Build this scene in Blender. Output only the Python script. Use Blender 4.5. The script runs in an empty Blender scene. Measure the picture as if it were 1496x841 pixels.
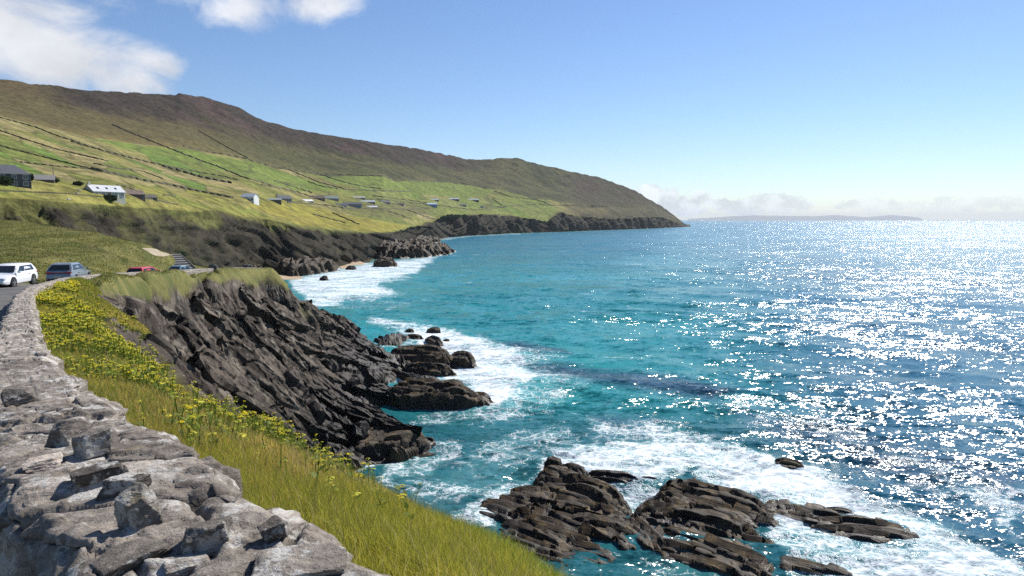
import bpy, bmesh, math, random
import numpy as np
from mathutils import Vector, Matrix
from mathutils.bvhtree import BVHTree
from mathutils.geometry import delaunay_2d_cdt

random.seed(7)
rng = np.random.default_rng(11)
C = bpy.context.scene.collection
SC = bpy.context.scene
R = math.radians

# ------------------------------------------------------------------ camera frame (survey of the photograph)
W0, H0, F, HC = 1496.0, 841.0, 975.0, 30.0          # photo size, focal length in photo pixels, eye height above the sea
TH = math.atan((420.5 - 321) / F)                   # downward pitch
CT, ST = math.cos(TH), math.sin(TH)

def ray(px, py):
    """unit-forward ray of a photo pixel: returns dx/dy and dz/dy (per metre of forward distance)"""
    px = np.asarray(px, float); py = np.asarray(py, float)
    a = (px - 748) / F; b = (420.5 - py) / F
    dy = CT + b * ST; dz = -ST + b * CT
    return a / dy, dz / dy
def P(px, py, Y):
    a, b = ray(px, py)
    return np.stack([a * Y, np.asarray(Y, float) + 0 * a, HC + b * Y], -1)
def PZ(px, py, z=0.0):
    a, b = ray(px, py)
    Y = (z - HC) / b
    return np.stack([a * Y, Y, np.zeros_like(Y) + z], -1)
def PIX(v):
    x, y, z = v[..., 0], v[..., 1], v[..., 2] - HC
    f = y * CT - z * ST; u = y * ST + z * CT
    f = np.maximum(f, 1e-3)
    return 748 + F * x / f, 420.5 - F * u / f

# ------------------------------------------------------------------ noise
def _h(ix, iy, iz, seed):
    n = (ix.astype(np.int64) * 374761393 + iy.astype(np.int64) * 668265263 + iz.astype(np.int64) * 2147483647 + seed * 974711) & 0xFFFFFFFF
    n = ((n ^ (n >> 13)) * 1274126177) & 0xFFFFFFFF
    n = ((n ^ (n >> 16)) * 2246822519) & 0xFFFFFFFF
    n = n ^ (n >> 15)
    return (n & 0xFFFFFF).astype(np.float64) / 0xFFFFFF
def vnoise(x, y, z=None, seed=0):
    x = np.asarray(x, float); y = np.asarray(y, float)
    if z is None: z = np.zeros_like(x)
    ix, iy, iz = np.floor(x), np.floor(y), np.floor(z)
    fx, fy, fz = x - ix, y - iy, z - iz
    fx = fx * fx * (3 - 2 * fx); fy = fy * fy * (3 - 2 * fy); fz = fz * fz * (3 - 2 * fz)
    r = 0
    for a in (0, 1):
        for b in (0, 1):
            for c in (0, 1):
                w = (fx if a else 1 - fx) * (fy if b else 1 - fy) * (fz if c else 1 - fz)
                r = r + w * _h(ix + a, iy + b, iz + c, seed)
    return r * 2 - 1
def fbm(x, y, z=None, seed=0, octv=4, gain=0.5):
    r = 0; a = 1.0; s = 1.0; t = 0
    for k in range(octv):
        r = r + a * vnoise(x * s, y * s, None if z is None else z * s, seed + k * 17)
        t += a; a *= gain; s *= 2.03
    return r / t
def worley(x, y, seed=0):
    """F1, F2, id-hash, offset to the cell centre"""
    ix, iy = np.floor(x), np.floor(y)
    d1 = np.full(x.shape, 9.0); d2 = np.full(x.shape, 9.0)
    cid = np.zeros(x.shape); ox = np.zeros(x.shape); oy = np.zeros(x.shape)
    z0 = np.zeros_like(x)
    for a in (-1, 0, 1):
        for b in (-1, 0, 1):
            jx, jy = ix + a, iy + b
            cx = jx + _h(jx, jy, z0, seed); cy = jy + _h(jx, jy, z0, seed + 5)
            d = np.hypot(x - cx, y - cy)
            m = d < d1
            d2 = np.where(m, d1, np.minimum(d2, d))
            d1 = np.where(m, d, d1)
            cid = np.where(m, _h(jx, jy, z0, seed + 9), cid)
            ox = np.where(m, x - cx, ox); oy = np.where(m, y - cy, oy)
    return d1, d2, cid, ox, oy
def sstep(a, b, x):
    t = np.clip((x - a) / (b - a), 0, 1)
    return t * t * (3 - 2 * t)
def blocks(p, nb, t, la, lb, seed):
    """bedded, jointed rock: random push of each block; p (n,3), nb bedding normal, t bed thickness, la/lb block size"""
    nb = np.asarray(nb, float); nb = nb / np.linalg.norm(nb)
    ua = np.array([nb[2], 0, -nb[0]]); ua /= np.linalg.norm(ua)      # down dip
    ub = np.cross(nb, ua)
    w = fbm(p[:, 0] / (t * 9), p[:, 1] / (t * 9), p[:, 2] / (t * 9), seed, 2) * t * 1.1
    c = p @ nb + w; a = p @ ua; b = p @ ub
    L = np.floor(c / t); z0 = np.zeros_like(L)
    oa = _h(L, z0, z0, seed + 1); ob = _h(L, z0, z0, seed + 2)
    A = np.floor(a / la + oa * 7 + 0.35 * vnoise(b / lb, L, seed=seed + 8)); B = np.floor(b / lb + ob * 5 + 0.35 * vnoise(a / la, L, seed=seed + 7))
    lay = _h(L, z0, z0, seed + 3); blk = _h(A, B, L, seed + 4)
    fc = c / t - L
    edge = np.minimum(fc, 1 - fc)
    crack = -(1 - sstep(0.0, 0.12, edge))
    blocks.gap = -crack
    return (lay - 0.5) * 0.9 + (blk - 0.5) * 1.1 + crack * 0.35, blk

# ------------------------------------------------------------------ object helpers
def mesh_np(name, verts, faces, mat=None, parent=None, smooth=False, attrs=None, cols=None):
    """verts (n,3); faces (m,3|4) array or list of arrays"""
    me = bpy.data.meshes.new(name)
    if isinstance(faces, np.ndarray): faces = [faces]
    faces = [f for f in faces if len(f)]
    n = len(verts)
    me.vertices.add(n); me.vertices.foreach_set('co', np.ascontiguousarray(verts, dtype=np.float32).ravel())
    tot = sum(f.size for f in faces); npoly = sum(len(f) for f in faces)
    me.loops.add(tot); me.loops.foreach_set('vertex_index', np.concatenate([f.ravel() for f in faces]).astype(np.int32))
    me.polygons.add(npoly)
    st = []; o = 0
    for f in faces:
        k = f.shape[1]; st.append(o + np.arange(len(f)) * k); o += f.size
    me.polygons.foreach_set('loop_start', np.concatenate(st).astype(np.int32))
    me.update(calc_edges=True)
    if smooth: me.polygons.foreach_set('use_smooth', np.ones(npoly, dtype=bool))
    for k, v in (attrs or {}).items():
        a = me.attributes.new(k, 'FLOAT', 'POINT'); a.data.foreach_set('value', np.ascontiguousarray(v, dtype=np.float32).ravel())
    for k, v in (cols or {}).items():
        a = me.attributes.new(k, 'FLOAT_COLOR', 'POINT')
        v4 = np.ones((n, 4), np.float32); v4[:, :3] = v; a.data.foreach_set('color', v4.ravel())
    if mat: me.materials.append(mat)
    o = bpy.data.objects.new(name, me); C.objects.link(o)
    if parent: o.parent = parent
    return o
def grid_faces(nr, nc, flip=False):
    i = np.arange((nr - 1) * (nc - 1)); r = i // (nc - 1); c = i % (nc - 1)
    a = r * nc + c
    f = np.stack([a, a + 1, a + nc + 1, a + nc], -1)
    return f[:, ::-1].copy() if flip else f
def grid_normals(g):
    du = np.gradient(g, axis=1); dv = np.gradient(g, axis=0)
    n = np.cross(du, dv); n /= np.maximum(np.linalg.norm(n, axis=-1, keepdims=True), 1e-9)
    return n
def tag(o, label=None, cat=None, group=None, kind=None):
    if label: o['label'] = label
    if cat: o['category'] = cat
    if group: o['group'] = group
    if kind or label: o['kind'] = kind or 'thing'
    return o
def empty(name, loc=(0, 0, 0), rz=0.0):
    o = bpy.data.objects.new(name, None); C.objects.link(o)
    o.location = loc; o.rotation_euler = (0, 0, rz); o.empty_display_size = 0.3
    return o
def obj(name, bm, mat, parent=None, smooth=False):
    me = bpy.data.meshes.new(name); bm.to_mesh(me); bm.free()
    if smooth:
        me.polygons.foreach_set('use_smooth', np.ones(len(me.polygons), dtype=bool))
    if mat: me.materials.append(mat)
    o = bpy.data.objects.new(name, me); C.objects.link(o)
    if parent: o.parent = parent
    return o
def add_box(bm, c, s, rot=None, bev=0.0):
    r = bmesh.ops.create_cube(bm, size=1.0)
    vs = r['verts']
    M = Matrix.Translation(c) @ (rot.to_4x4() if rot else Matrix()) @ Matrix.Diagonal((s[0], s[1], s[2], 1))
    bmesh.ops.transform(bm, matrix=M, verts=vs)
    if bev:
        es = list({e for v in vs for e in v.link_edges})
        bmesh.ops.bevel(bm, geom=es, offset=bev, segments=2, affect='EDGES', profile=0.6)
def boxes(*bx):
    bm = bmesh.new()
    for b in bx: add_box(bm, *b)
    return bm
def add_prism(bm, poly, y0, y1):
    """poly: list of (x,z), extruded along y"""
    a = [bm.verts.new((x, y0, z)) for x, z in poly]; b = [bm.verts.new((x, y1, z)) for x, z in poly]
    n = len(poly)
    bm.faces.new(a); bm.faces.new(b[::-1])
    for i in range(n):
        bm.faces.new((a[i], b[i], b[(i + 1) % n], a[(i + 1) % n]))
    bmesh.ops.recalc_face_normals(bm, faces=bm.faces)
def add_cyl(bm, p0, p1, r0, r1=None, seg=10):
    r1 = r0 if r1 is None else r1
    p0 = Vector(p0); p1 = Vector(p1); d = p1 - p0
    q = d.to_track_quat('Z', 'Y').to_matrix().to_4x4()
    bmesh.ops.create_cone(bm, cap_ends=True, segments=seg, radius1=r0, radius2=r1, depth=d.length,
                          matrix=Matrix.Translation((p0 + p1) / 2) @ q)

# ------------------------------------------------------------------ material helpers
class NT:
    def __init__(s, name):
        s.m = bpy.data.materials.new(name); s.m.use_nodes = True
        s.t = s.m.node_tree; s.b = s.t.nodes['Principled BSDF']; s.out = s.t.nodes['Material Output']
    def n(s, typ, **kw):
        nd = s.t.nodes.new(typ)
        for k, v in kw.items():
            if k.startswith('_'): setattr(nd, k[1:], v)
            else:
                key = k.replace('__', ' ')
                s.set(nd.inputs[key], v)
        return nd
    def set(s, inp, v):
        if isinstance(v, bpy.types.NodeSocket): s.t.links.new(v, inp)
        elif isinstance(v, (tuple, list)) and len(v) == 3 and inp.type == 'RGBA': inp.default_value = (*v, 1)
        else: inp.default_value = v
    def attr(s, name, vec=False):
        a = s.n('ShaderNodeAttribute', _attribute_name=name)
        return a.outputs['Color'] if vec else a.outputs['Fac']
    def pos(s): return s.n('ShaderNodeNewGeometry').outputs['Position']
    def obco(s): return s.n('ShaderNodeTexCoord').outputs['Object']
    def noise(s, vec, scale, detail=4, rough=0.55, dist=0.0, out='Fac'):
        return s.n('ShaderNodeTexNoise', Vector=vec, Scale=scale, Detail=detail, Roughness=rough, Distortion=dist).outputs[out]
    def vor(s, vec, scale, feature='F1', out='Distance', rnd=1.0):
        v = s.n('ShaderNodeTexVoronoi', _feature=feature, Vector=vec, Scale=scale, Randomness=rnd)
        return v.outputs[out]
    def mapv(s, vec, scale=(1, 1, 1), rot=(0, 0, 0)):
        return s.n('ShaderNodeMapping', Vector=vec, Scale=scale, Rotation=rot).outputs[0]
    def math(s, op, a, b=0.0, c=0.0, clamp=False):
        m = s.t.nodes.new('ShaderNodeMath'); m.operation = op; m.use_clamp = clamp
        s.set(m.inputs[0], a); s.set(m.inputs[1], b); s.set(m.inputs[2], c)
        return m.outputs[0]
    def mr(s, v, a, b, c=0.0, d=1.0, smooth=True):
        m = s.t.nodes.new('ShaderNodeMapRange'); m.interpolation_type = 'SMOOTHSTEP' if smooth else 'LINEAR'
        for i, x in enumerate((v, a, b, c, d)): s.set(m.inputs[i], x)
        return m.outputs[0]
    def mix(s, f, a, b, blend='MIX'):
        m = s.t.nodes.new('ShaderNodeMix'); m.data_type = 'RGBA'; m.blend_type = blend
        s.set(m.inputs[0], f); s.set(m.inputs[6], a); s.set(m.inputs[7], b)
        return m.outputs[2]
    def scale(s, col, f):
        m = s.t.nodes.new('ShaderNodeVectorMath'); m.operation = 'SCALE'
        s.set(m.inputs[0], col); s.set(m.inputs['Scale'], f)
        return m.outputs[0]
    def bump(s, h, strength=0.5, dist=0.1, normal=None):
        b = s.n('ShaderNodeBump', Height=h, Strength=strength, Distance=dist)
        if normal is not None: s.set(b.inputs['Normal'], normal)
        return b.outputs[0]
    def done(s, col=None, rough=None, normal=None, spec=None, metal=None):
        for k, v in (('Base Color', col), ('Roughness', rough), ('Normal', normal), ('Specular IOR Level', spec), ('Metallic', metal)):
            if v is not None: s.set(s.b.inputs[k], v)
        return s.m
def plain(name, col, rough=0.6, spec=0.3, metal=0.0, var=0.15, sc=3.0):
    t = NT(name)
    n = t.noise(t.obco(), sc, 4)
    c = t.scale(t.n('ShaderNodeRGB').outputs[0], t.mr(n, 0.25, 0.75, 1 - var, 1 + var))
    for nd in t.t.nodes:
        if nd.type == 'RGB': nd.outputs[0].default_value = (*col, 1)
    return t.done(c, rough, None, spec, metal)
# ================================================================== WORLD, SUN, CAMERA
SUN_AZ, SUN_EL = R(37.5), R(42)          # azimuth to the right of the view direction
sd = Vector((math.sin(SUN_AZ) * math.cos(SUN_EL), math.cos(SUN_AZ) * math.cos(SUN_EL), math.sin(SUN_EL)))
sun = bpy.data.lights.new('sun', 'SUN'); sun.energy = 5.0; sun.angle = R(0.53); sun.color = (1.0, 0.955, 0.89)
so = bpy.data.objects.new('sun', sun); C.objects.link(so); so.rotation_euler = (-sd).to_track_quat('-Z', 'Y').to_euler()

w = bpy.data.worlds.new('World'); SC.world = w; w.use_nodes = True
wt = NT.__new__(NT); wt.t = w.node_tree
bg = wt.t.nodes['Background']
sky = wt.n('ShaderNodeTexSky', _sky_type='NISHITA'); sky.sun_disc = False
sky.sun_elevation = SUN_EL; sky.sun_rotation = SUN_AZ; sky.altitude = 30; sky.air_density = 1.0; sky.dust_density = 0.08; sky.ozone_density = 1.5
dirv = wt.n('ShaderNodeTexCoord').outputs['Generated']
sx = wt.n('ShaderNodeSeparateXYZ', Vector=dirv)
az = wt.math('ARCTAN2', sx.outputs[0], sx.outputs[1]); el = wt.math('ARCSINE', sx.outputs[2])
def blob(a0, e0, wa, we, tilt=0.0):
    da = wt.math('SUBTRACT', az, R(a0)); de = wt.math('SUBTRACT', el, R(e0))
    if tilt: de = wt.math('ADD', de, wt.math('MULTIPLY', da, -tilt))
    da = wt.math('DIVIDE', da, R(wa)); de = wt.math('DIVIDE', de, R(we))
    r2 = wt.math('ADD', wt.math('MULTIPLY', da, da), wt.math('MULTIPLY', de, de))
    return wt.math('SUBTRACT', 1.0, r2)
def maxn(*a):
    r = a[0]
    for b in a[1:]: r = wt.math('MAXIMUM', r, b)
    return r
cn = wt.noise(wt.mapv(dirv, (1, 1, 1.5)), 9.0, 9, 0.6, 0.35)
cn2 = wt.noise(wt.mapv(dirv, (1, 1, 1.6), (0.1, 0.2, 0.3)), 4.0, 6, 0.55, 0.2)
# big cloud over the hill
m1 = maxn(blob(-35.5, 12.4, 9.8, 4.4), blob(-29.3, 11.2, 4.2, 3.1), blob(-42, 16, 11, 6), blob(-21.5, 17.6, 8.4, 3.2), blob(-16.5, 17.0, 4.2, 2.2))
d1 = wt.math('ADD', wt.mr(m1, -0.9, 0.9, -0.60, 0.55, False), wt.math('MULTIPLY', wt.math('SUBTRACT', cn, 0.5), 2.1))
a1 = wt.math('MULTIPLY', wt.mr(d1, -0.05, 0.75), 0.96)
# fair-weather bank low over the sea
cn3 = wt.noise(wt.mapv(dirv, (1, 1, 1.4)), 34.0, 7, 0.6, 0.1)
m2 = maxn(blob(14.0, 1.5, 4.4, 1.25), blob(20.0, 1.2, 5.5, 0.95), blob(11.5, 2.2, 1.6, 0.8), blob(28.5, 1.15, 3.2, 0.7), blob(34, 1.1, 5, 0.7))
d2 = wt.math('ADD', wt.mr(m2, -0.6, 1.0, -0.62, 0.6, False), wt.math('MULTIPLY', wt.math('SUBTRACT', cn3, 0.5), 2.6))
a2 = wt.math('MULTIPLY', wt.mr(d2, 0.0, 0.3), wt.mr(az, R(10), R(33), 0.92, 0.45))
lum1 = wt.mr(cn2, 0.33, 0.66, 6.3, 9.6)
ccol1 = wt.scale(wt.n('ShaderNodeRGB').outputs[0], lum1)
for nd in wt.t.nodes:
    if nd.type == 'RGB': nd.outputs[0].default_value = (0.97, 0.985, 1.03, 1)
lum2 = wt.mr(wt.noise(wt.mapv(dirv, (1, 1, 1.4), (0, 0, .004)), 30.0, 5, .55), 0.36, 0.6, 7.0, 10.5)
rgb2 = wt.n('ShaderNodeRGB'); rgb2.outputs[0].default_value = (0.93, 0.98, 1.04, 1)
ccol2 = wt.scale(rgb2.outputs[0], lum2)
hs0 = wt.n('ShaderNodeHueSaturation', Saturation=1.06, Value=1.0, Color=sky.outputs[0])
hs = wt.t.nodes.new('ShaderNodeVectorMath'); hs.operation = 'MULTIPLY'; wt.set(hs.inputs[0], hs0.outputs[0]); hs.inputs[1].default_value = (0.90, 0.995, 1.17)
c = wt.mix(a1, hs.outputs[0], ccol1); c = wt.mix(a2, c, ccol2)
wt.set(bg.inputs['Color'], c); bg.inputs['Strength'].default_value = 0.078

cam = bpy.data.cameras.new('camera'); co = bpy.data.objects.new('camera', cam); C.objects.link(co)
cam.sensor_fit = 'HORIZONTAL'; cam.angle = 2 * math.atan(748 / F); cam.clip_start = 0.05; cam.clip_end = 120000
co.location = (0, 0, HC); co.rotation_euler = (math.pi / 2 - TH, 0, 0)
SC.camera = co
SC.view_settings.view_transform = 'Standard'; SC.view_settings.look = 'None'; SC.view_settings.exposure = 0.42; SC.view_settings.gamma = 1.0
SC.render.engine = 'CYCLES'
cy = SC.cycles
cy.use_denoising = False; cy.use_adaptive_sampling = False
cy.max_bounces = 5; cy.diffuse_bounces = 2; cy.glossy_bounces = 2; cy.transmission_bounces = 2; cy.volume_bounces = 0; cy.transparent_max_bounces = 6
cy.caustics_reflective = False; cy.caustics_refractive = False; cy.sample_clamp_indirect = 1.6

# ================================================================== MATERIALS OF THE LAND
def hill_material():
    t = NT('hillside')
    p = t.pos(); col = t.attr('cover', True); rock = t.attr('rock')
    n1 = t.noise(p, 0.02, 6, 0.6); n2 = t.noise(p, 0.16, 6, 0.62); n3 = t.noise(p, 0.9, 4, 0.6)
    n4 = t.noise(t.mapv(p, (1, 1, 3.0)), 0.05, 5, 0.7)
    f = t.math('MULTIPLY', t.mr(n1, 0.3, 0.7, 0.84, 1.16), t.mr(n2, 0.32, 0.68, 0.60, 1.36))
    f = t.math('MULTIPLY', f, t.mr(n3, 0.25, 0.75, 0.66, 1.06))
    veg = t.scale(col, f)
    veg = t.mix(t.mr(n4, 0.5, 0.72, 0, 0.35), veg, t.scale(t.mix(0.5, col, (0.30, 0.25, 0.10)), 0.8))
    rn = t.noise(t.mapv(t.mapv(p, (1, 1, 1), (0, R(-38), 0)), (0.6, 0.6, 1.9)), 0.22, 7, 0.66)
    rcol = t.mix(t.mr(rn, 0.3, 0.7), (0.007, 0.006, 0.005), (0.055, 0.045, 0.035))
    rcol = t.mix(t.mr(t.noise(p, 0.05, 4), 0.55, 0.75, 0, .45), rcol, (0.085, 0.08, 0.04))
    c = t.mix(rock, veg, rcol)
    b = t.bump(t.math('ADD', t.math('MULTIPLY', n2, 1.2), t.math('MULTIPLY', n3, 0.4)), 0.7, 1.6)
    return t.done(c, 0.95, b, 0.12)
def near_material():
    t = NT('headland_ground')
    p = t.pos(); rock = t.attr('rock'); wet = t.attr('wet'); blk = t.attr('blk'); road = t.attr('road')
    g1 = t.noise(p, 0.35, 5, 0.6); g2 = t.noise(p, 2.2, 5, 0.65); g3 = t.noise(p, 14, 3, 0.6)
    gcol = t.mix(t.mr(g1, 0.35, 0.65), (0.105, 0.115, 0.022), (0.21, 0.19, 0.05))
    gcol = t.mix(t.mr(g2, 0.5, 0.75, 0, 0.6), gcol, (0.075, 0.11, 0.018))
    gcol = t.mix(t.mr(t.noise(p, 0.9, 4, .6), 0.57, 0.7, 0, 0.8), gcol, (0.22, 0.175, 0.07))
    gcol = t.scale(gcol, t.mr(g3, 0.25, 0.75, 0.50, 1.15))
    # bedded rock: streaks along the dip
    q = t.mapv(t.mapv(p, (1, 1, 1), (R(-14), R(-38), 0)), (0.45, 0.5, 2.8))
    r1 = t.noise(q, 0.9, 7, 0.68); r2 = t.noise(p, 0.5, 5, 0.6); r3 = t.noise(p, 9, 5, 0.65)
    rc = t.mix(t.mr(r1, 0.3, 0.7), (0.009, 0.007, 0.0055), (0.056, 0.041, 0.030))
    rc = t.mix(t.mr(blk, 0.2, 0.9, 0, 0.5), rc, (0.075, 0.058, 0.043))
    rc = t.mix(t.mr(t.math('FRACT', t.math('MULTIPLY', blk, 3.7)), 0.45, 0.75, 0, 0.75), rc, t.mix(t.mr(r1, 0.35, 0.65), (0.070, 0.053, 0.039), (0.135, 0.107, 0.082)))
    rc = t.mix(t.mr(t.math('ADD', r2, t.math('MULTIPLY', wet, -0.25)), 0.52, 0.68, 0, 0.65), rc, (0.25, 0.215, 0.17))
    rc = t.scale(rc, t.mr(r3, 0.25, 0.75, 0.65, 1.35))
    lichen = t.mr(t.math('SUBTRACT', t.noise(p, 1.7, 5, .7), t.math('MULTIPLY', wet, 0.35)), 0.56, 0.66, 0, 0.5)
    rc = t.mix(lichen, rc, (0.23, 0.205, 0.16))
    wc = t.mix(t.mr(r1, 0.35, 0.65), (0.005, 0.0043, 0.004), (0.024, 0.018, 0.014))
    weed = t.mix(t.mr(g2, .4, .6), (0.05, 0.034, 0.012), (0.028, 0.020, 0.010))
    rc = t.mix(wet, rc, wc)
    rc = t.mix(t.attr('weed'), rc, weed)
    rc = t.scale(rc, t.mr(t.attr('gap'), 0.1, 0.9, 1.0, 0.22))
    c = t.mix(rock, gcol, rc)
    rd = t.scale(t.mix(t.mr(g1, .4, .6), (0.10, 0.098, 0.095), (0.14, 0.135, 0.128)), t.mr(g3, .2, .8, .85, 1.15))
    c = t.mix(road, c, rd)
    h = t.math('ADD', t.math('MULTIPLY', r1, 0.5), t.math('MULTIPLY', r3, 0.12))
    return t.done(c, t.mix(wet, (0.85, 0.85, 0.85), (0.5, 0.5, 0.5)), t.bump(h, 0.8, 0.5), 0.25)

# ================================================================== FAR LAND: fields, moor and sea cliffs of the bay
def tab(x, pts):
    a = np.array(pts, float); return np.interp(x, a[:, 0], a[:, 1])
def sm(v, k=9):
    ker = np.hanning(k + 2)[1:-1]; ker /= ker.sum()
    return np.convolve(np.pad(v, k // 2, mode='edge'), ker, 'valid')
XC = np.arange(-170, 1009.0, 1.25)
shore_y = [(400, 403), (430, 402), (470, 395), (500, 389), (545, 382), (560, 374), (600, 360), (620, 353), (640, 350), (660, 347), (690, 344), (740, 341), (805, 339), (870, 336.5), (940, 334), (1000, 331.3), (1009, 330.8)]
yY = np.array([-170, -60, 0, 100, 200, 300, 380]); yV = np.array([105, 140, 165, 182, 225, 292, 352])
ysh = tab(XC, shore_y); Ysh = PZ(XC, ysh)[:, 1]
Y1 = sm(np.where(XC < 400, np.interp(XC, np.append(yY, 400), np.append(yV, PZ(400, 403.)[1])), Ysh), 15)
ct_y = sm(tab(XC, [(-170, 280), (0, 290), (60, 294), (112, 296), (176, 300), (240, 305), (321, 310), (402, 323), (442, 331), (514, 338), (545, 340), (582, 337), (616, 328), (634, 323), (648, 314), (695, 313), (740, 314), (800, 323), (818, 309), (837, 315), (899, 320), (940, 316), (970, 318), (990, 326), (1000, 330.2), (1009, 330.6)]), 5)
off = tab(XC, [(-170, 22), (200, 24), (400, 28), (545, 32), (700, 40), (900, 55), (1000, 15), (1009, 6)])
Y3 = Y1 + off
m1y = tab(XC, [(-170, 256), (0, 262), (150, 279), (240, 287), (365, 290), (450, 303), (560, 314), (600, 312), (640, 306), (740, 306), (850, 309), (950, 308), (990, 323), (1000, 329.8), (1009, 330.5)])
m1Y = np.maximum(tab(XC, [(-170, 160), (0, 212), (150, 240), (240, 300), (365, 412), (450, 540), (560, 740), (600, 920), (640, 1160), (700, 1400), (740, 1560), (850, 1900), (950, 2420), (1000, 2870), (1009, 2920)]), Y3 + 6)
m2y = tab(XC, [(-170, 205), (0, 225), (150, 240), (240, 247), (365, 260), (450, 278), (560, 289), (640, 288), (740, 296), (850, 303), (950, 303), (990, 321), (1000, 329.6), (1009, 330.4)])
m2Y = np.maximum(tab(XC, [(-170, 220), (0, 280), (150, 330), (240, 440), (365, 610), (450, 820), (560, 1010), (600, 1230), (640, 1400), (700, 1590), (740, 1680), (850, 1980), (950, 2470), (1000, 2880), (1009, 2930)]), m1Y + 5)
ft_pts = [(-170, 145), (0, 169), (123, 197), (219, 210), (262, 214), (361, 232), (400, 244), (464, 254), (559, 257), (573, 263), (650, 265), (718, 275), (784, 290), (834, 296), (900, 303), (950, 299), (975, 312), (990, 319), (1000, 329.4), (1009, 330.3)]
fty = tab(XC, ft_pts)
ftY = np.maximum(tab(XC, [(-170, 360), (0, 430), (123, 520), (219, 650), (262, 720), (361, 900), (400, 950), (464, 1080), (559, 1230), (650, 1600), (718, 1760), (784, 1850), (834, 1960), (900, 2180), (950, 2530), (1000, 2890), (1009, 2940)]), m2Y + 5)
ridge_pts = [(-170, 90), (0, 116), (60, 124), (130, 131), (200, 136), (255, 138.5), (264, 137), (274, 138.5), (295, 141), (310, 145), (330, 150), (350, 158), (385, 176), (430, 188), (480, 197), (550, 208), (610, 217), (650, 225), (682, 232.6), (711, 233.4), (733, 230.7), (757, 230.2), (776, 237), (834, 250), (875, 259), (907, 270), (931, 280), (949, 291), (968, 301.6), (984, 313.6), (998, 325), (1004, 329), (1009, 330.2)]
rgy = tab(XC, ridge_pts)
rgY = np.maximum(tab(XC, [(-170, 700), (0, 800), (130, 950), (265, 1200), (310, 1300), (430, 1450), (550, 1650), (650, 2000), (750, 2250), (834, 2380), (900, 2550), (950, 2650), (1000, 2900), (1009, 2950)]), ftY + 4)
def rowp(y, Y): return P(XC, y, Y)
r1 = PZ(XC, ysh); a_, b_ = ray(XC, ysh); r1 = np.stack([a_ * Y1, Y1, np.zeros_like(Y1)], -1)
r0 = r1 * np.array([1, 1, 1]) * (1 - 14 / Y1)[:, None]; r0[:, 2] = -4
r3 = rowp(ct_y, Y3)
r2 = r1 * 0.62 + r3 * 0.38; r2[:, 2] = r3[:, 2] * 0.52
r4 = rowp(m1y, m1Y); r5 = rowp(m2y, m2Y); r6 = rowp(fty, ftY)
r7 = rowp(fty * 0.52 + rgy * 0.48, ftY * 0.42 + rgY * 0.58)
r8 = rowp(rgy, rgY)
r9 = r8 * np.array([1.10, 1.10, 1.0]); r9[:, 2] = r8[:, 2] * 0.86
r10 = r8 * np.array([1.9, 1.9, 1.0]); r10[:, 2] = -6
rows = [r0, r1, r2, r3, r4, r5, r6, r7, r8, r9, r10]
nsub = [4, 26, 26, 36, 46, 46, 40, 44, 5, 10]
kinds = [1.0, 1.0, 1.0, 0.0, 0, 0, 0, 0, 0, 0, 0]
G = []; RK = []; LV = []
for i in range(len(rows) - 1):
    for k in range(nsub[i]):
        t_ = k / nsub[i]
        te = t_
        G.append(rows[i] * (1 - te) + rows[i + 1] * te); RK.append(np.full(len(XC), kinds[i] * (1 - t_) + kinds[i + 1] * t_)); LV.append(i + t_)
G.append(rows[-1]); RK.append(np.zeros(len(XC))); LV.append(len(rows) - 1)
G = np.array(G); RK = np.array(RK); LV = np.array(LV)[:, None] + np.zeros(len(XC))
# smooth the creases of the fields lengthways and upslope
for _ in range(3):
    Gs = G.copy(); Gs[1:-1] = (G[:-2] + 2 * G[1:-1] + G[2:]) / 4
    wgt = ((LV > 3.25) & ((LV < 7.85) | (LV > 8.3)))[..., None]
    G = np.where(wgt, Gs, G)
FPX, FPY = PIX(G)                                   # where each undisturbed point shows: used to lay out land cover
N = grid_normals(G); N *= np.sign(N[..., 2:3] + 1e-6)
x, y, z = G[..., 0], G[..., 1], G[..., 2]
dist = np.hypot(x, y)
sc = np.clip(dist / 400, 0.55, 3.0)
cl = sstep(0.9, 1.15, LV) * (1 - sstep(2.75, 3.05, LV))
# cliffs: slanting ribs, gullies and broken ledges
rib = 1 - np.abs(fbm((x + 0.75 * z) / (26 * sc), (y - 0.2 * z) / (26 * sc), z / (90 * sc), 3, 3)) * 2
rib2 = fbm((x + 0.85 * z) / (7 * sc), y / (7 * sc), z / (30 * sc), 5, 4)
bl, bk = blocks(np.stack([x.ravel(), y.ravel(), z.ravel()], -1) / sc.ravel()[:, None], (0.55, -0.3, 0.77), 3.2, 9, 7, 3)
disp = cl * sc * (5.5 * (rib - 0.55) + 3.0 * rib2 + 2.4 * bl.reshape(x.shape))
disp += (1 - cl) * sstep(3.1, 3.8, LV) * (1 - sstep(7.5, 7.95, LV)) * sc * (1.2 * fbm(x / 60, y / 60, None, 8, 5))
moor = sstep(6.3, 6.9, LV) * (1 - sstep(8.2, 9, LV))
disp += moor * sc * 1.1 * fbm(x / 25, y / 25, None, 21, 4)
fade = 1 - sstep(960, 1004, FPX)
disp = disp * (0.15 + 0.85 * fade)
edge = cl * 0 + sstep(2.4, 2.9, LV) * (1 - sstep(3.0, 3.35, LV))
Gd = G + N * disp[..., None]
Gd[..., 2] += edge * sc * 1.2 * fbm(x / 18, y / 18, None, 31, 4)
Gd[0, :, 2] = -6

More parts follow.
